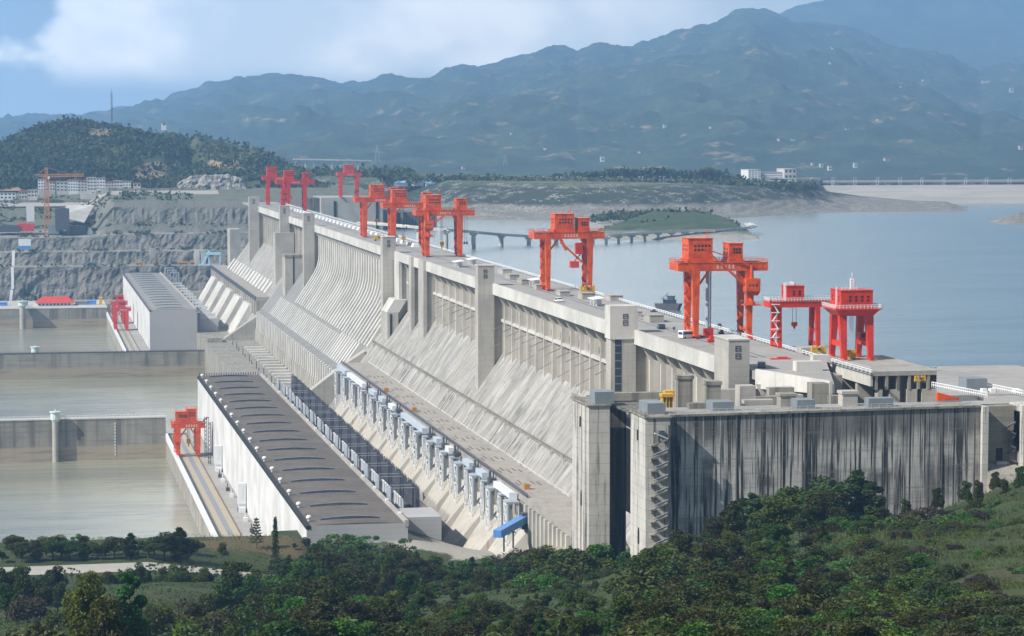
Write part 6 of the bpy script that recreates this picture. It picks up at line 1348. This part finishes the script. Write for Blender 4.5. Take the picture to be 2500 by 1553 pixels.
for i in range(200):
    px = 2060+RND.random()*560; q = RND.random(); Y = 630-330*q; yt = 1215+300*q+RND.uniform(-14, 14)
    plant_px(RND.choice(['c0', 'c1', 'c2', 'c1', 'c3', 'b4', 'c0']), px, yt, Y, 'shrub scattered on the grassy hillside at the lower right', G7, 1.5, hmax=RND.uniform(3, 8.5))
for i, (px, yt, w) in enumerate([(2286, 1152, 'small round shrub at the foot of the wall, left of the cluster'), (2356, 1142, 'round dark shrub at the left of the right-hand cluster'), (2386, 1136, 'tallest round shrub of the right-hand cluster'), (2428, 1150, 'round shrub on the grass in front of the sloped apron'), (2450, 1168, 'small round shrub low on the right'), (2488, 1105, 'taller shrub against the white pier at the right edge'), (2210, 1160, 'low dark shrub under the streaked wall')]):
    plant_px('shrub', px, yt, 640-8*(i % 3), w, None, .75, 'shrub', hmax=9)
# ---- stuff: undergrowth, tall grass, far woods
def scatter(name, m, n, fy, fpx, size, hgt, label, blade=False, seed=3):
    r = random.Random(seed); mb = MB(); V = mb.v; Fc = mb.f
    for _ in range(n):
        Y = fy(r); px = fpx(r, Y); X = at(px, 1400, Y=Y).x; z = gz(X, Y)
        if 768 < Y < 832 and X < 100: continue
        if Y > 905 and 118 < X < 225: continue
        k = nz(X*.12, Y*.12, 3.3)
        if blade:
            if k < -.12: continue
            h = hgt*r.uniform(.5, 1.3)*(1+k); a = r.uniform(0, 6.28); dx = math.cos(a)*size; dy = math.sin(a)*size; lx = r.gauss(0, .3)*h; ly = r.gauss(0, .3)*h; i = len(V)
            V += [(X-dx, Y-dy, z-.1), (X+dx, Y+dy, z-.1), (X+lx, Y+ly, z+h)]; Fc.append((i, i+1, i+2))
        else:
            p = Vector((X, Y, z+max(0, hgt*(.35+k*1.3)*r.random()))); a = Vector((r.gauss(0, 1), r.gauss(0, 1), r.gauss(0, .6))).normalized(); b = a.cross(Vector((r.gauss(0, 1), r.gauss(0, 1), r.gauss(0, 1)))).normalized(); s = size*r.uniform(.6, 1.4)*(.6+Y/800); i = len(V)
            V += [tuple(p-a*s), tuple(p+b*s*.5), tuple(p+a*s), tuple(p-b*s*.5)]; Fc.append((i, i+1, i+2, i+3))
    o = struct(mb, name, m, 'stuff', label, 'ground cover'); return o
def anyy(lo, hi): return lambda r: lo+(hi-lo)*r.random()**1.3
scatter('undergrowth', LF_OLIVE, 110000, anyy(250, 770), lambda r, Y: -120+3000*r.random(), .22, 1.5, 'olive green undergrowth covering the whole foreground slope', seed=4)
scatter('undergrowth', LF_MID, 70000, anyy(250, 905), lambda r, Y: -120+3000*r.random(), .2, 1.2, 'brighter green undergrowth mixed through the foreground slope', seed=5)
GRS = leafmat('tall_grass_blades', (.095, .115, .02), (.055, .082, .014), (.18, .17, .05), 0)
scatter('tall_grass', GRS, 60000, anyy(260, 668), lambda r, Y: 2000+r.random()*800, .07, 1.3, 'tall pale grass on the lower right hillside', True, 6)
scatter('grass', GRS, 22000, anyy(480, 905), lambda r, Y: -40+760*r.random(), .09, .8, 'short grass on the left slope and the road bank', True, 7)
def wood(name, label, m, spots, s0, s1, nl=10):
    r = random.Random(9); mb = MB(); nl = nl
    for p in spots:
        s = r.uniform(s0, s1); c = Vector(p)+Vector((0, 0, s*.5)); n = 6
        for q in range(nl):
            d = Vector((r.gauss(0, .45), r.gauss(0, .45), r.gauss(0, .4)))*s; k = s*r.uniform(.28, .5); a = Vector((r.gauss(0, 1), r.gauss(0, 1), r.gauss(0, 1))).normalized(); b = a.cross(Vector((r.gauss(0, 1), r.gauss(0, 1), r.gauss(0, 1)))).normalized()
            e = c+d; mb.add([e-a*k, e-b*k, e+a*k, e+b*k], [(0, 1, 2, 3)])
    struct(mb, name, m, 'stuff', label, 'wood')
r = random.Random(5); sp = []; sd = []
BARE = [(at(px, py, Y=yy), rx*.9) for px, py, yy, rx in [(250, 330, 3540, 26), (400, 320, 3560, 32), (420, 405, 3330, 50), (380, 428, 3270, 40)]]
for _ in range(13000):
    i = r.randrange(len(HILLC)-1); c = HILLC[i]; p = c[r.randrange(1, 48)]+Vector((r.uniform(-4, 4), r.uniform(-5, 5), 0))
    if any(abs(p.x-b.x) < w*.8 and abs(p.z-b.z) < 8 for b, w in BARE) and r.random() < .85: continue
    px_ = pr(p)[0]
    if 462 < px_ < 650 and r.random() < .8: continue
    (sp if nz(p.x*.012, p.y*.012, 5.) > (-.06 if px_ < 462 else .12) else sd).append(p)
WOODM = mat('wood_canopy', (.028, .05, .02), .9, [('n', .05, .4, .62, (.05, .08, .028), .8), ('n', .4, .5, .7, (.018, .032, .015), .7)], trans=.1)
WOODL = mat('scrub_canopy', (.07, .085, .035), .9, [('n', .05, .4, .62, (.045, .07, .028), .8), ('n', .4, .5, .7, (.10, .11, .05), .6)], trans=.1)
wood('woodland', 'dark woodland covering the hill behind the town houses', WOODM, sp, 3.5, 7, 8); wood('scrub', 'lighter scrub on the hill behind the town houses', WOODL, sd, 3, 6.5, 7)
pl = []
for _ in range(900):
    px = r.uniform(-5, 470); p = at(px, r.choice([r.uniform(470, 500), r.uniform(480, 560)]), Y=r.uniform(3000, 3175)); x = p.x; k = min(1, max(0, (x-84)/26)); P = interp(PLF, PRF, k*k*(3-2*k))
    z = lin(p.y, P)
    if nz(x*.03, p.y*.03, 6.) > .05: pl.append(Vector((x, p.y, z-.5)))
for _ in range(500):
    x = r.uniform(-40, 262); k = min(1, max(0, (x-84)/26)); P = interp(PLF, PRF, k*k*(3-2*k)); y = r.choice([2910, 2938, 2956, 2984 if k < .5 else 2970, 2892])+r.uniform(-3, 3); z = lin(y, P)
    if nz(x*.04, y*.1, 2.) > .08: pl.append(Vector((x, y, z-.5)))
wood('bench_scrub', 'scrub growing on the benches and yard above the rock face', WOODL, pl, 1.8, 4.2, 8)
top = [at(px, lin(px, [(1440, 530), (1500, 522), (1560, 518), (1620, 515), (1700, 516), (1730, 522)]), Y=2860+r.uniform(-60, 60)) for px in [r.uniform(1442, 1735) for _ in range(170)]]
for _ in range(260):
    px = r.uniform(1470, 1800); p = at(px, lin(px, [(1470, 572), (1600, 552), (1760, 552), (1800, 556)])-r.uniform(0, 22), Y=2640+r.uniform(0, 160)); top.append(p-Vector((0, 0, 1)))
wood('island_thicket', 'thicket of green bushes along the crest of the island', WOODL, [p-Vector((0, 0, 5)) for p in top], 3, 6, 12)
fb = []
for _ in range(1500):
    px = r.uniform(930, 1990); Y = r.uniform(3330, 3480); p = at(px, lin(px, TT)-4, Y=Y); fb.append(Vector((p.x, Y, p.z-4)))
for _ in range(1300):
    px = r.uniform(1330, 1815); y = 440-22*math.exp(-((px-1560)/170)**2)-14*math.exp(-((px-1735)/40)**2); Y = 3560; p = at(px, y+r.uniform(0, 20), Y=Y); fb.append(p-Vector((0, 0, 3)))
for _ in range(700):
    px = r.uniform(700, 1010); p = at(px, r.uniform(417, 440), Y=r.uniform(3500, 3900)); fb.append(p-Vector((0, 0, 4)))
wood('bank_scrub', 'scrub and small trees on top of the far bank', WOODL, fb, 4, 8, 9)
# ================================================================ road, sun, camera, render settings
rd = MB()
def road(p0, p1, w, n=40):
    for i in range(n):
        a = p0+(p1-p0)*i/n; b = p0+(p1-p0)*(i+1)/n; z0 = gz(a.x, a.y)+.12; z1 = gz(b.x, b.y)+.12
        rd.add([(a.x, a.y-w/2, z0), (b.x, b.y-w/2, z1), (b.x, b.y+w/2, z1), (a.x, a.y+w/2, z0)], [(0, 1, 2, 3)])
road(Vector((-20, 804, 0)), Vector((88, 806, 0)), 16)
struct(rd, 'road', ASPH)
sun = bpy.data.lights.new('sun', 'SUN'); sun.energy = 5.; sun.angle = math.radians(.55); sun.color = (1., .965, .90)
so = bpy.data.objects.new('sun', sun); COL.objects.link(so); so.rotation_euler = (-SUN_DIR).to_track_quat('-Z', 'Y').to_euler()
cam = bpy.data.cameras.new('camera'); co = bpy.data.objects.new('camera', cam); COL.objects.link(co); SC.camera = co
cam.sensor_fit = 'HORIZONTAL'; cam.sensor_width = 36.; cam.lens = 36.*F/2500.; cam.clip_start = 1.; cam.clip_end = 40000.
co.location = (0, 0, CAMZ); co.rotation_euler = (math.pi/2-PH, 0, -AL)
SC.view_settings.view_transform = 'Standard'; SC.view_settings.look = 'None'; SC.view_settings.exposure = .45; SC.view_settings.gamma = 1.
SC.render.engine = 'CYCLES'; cy = SC.cycles
cy.use_denoising = True; cy.denoiser = 'OPENIMAGEDENOISE'; cy.max_bounces = 6; cy.diffuse_bounces = 2; cy.glossy_bounces = 2; cy.transmission_bounces = 2; cy.volume_bounces = 0; cy.transparent_max_bounces = 4
for k_, (o_, u_) in PR.items():
    if not u_:
        for c_ in kids(o_): bpy.data.objects.remove(c_)
        bpy.data.objects.remove(o_)
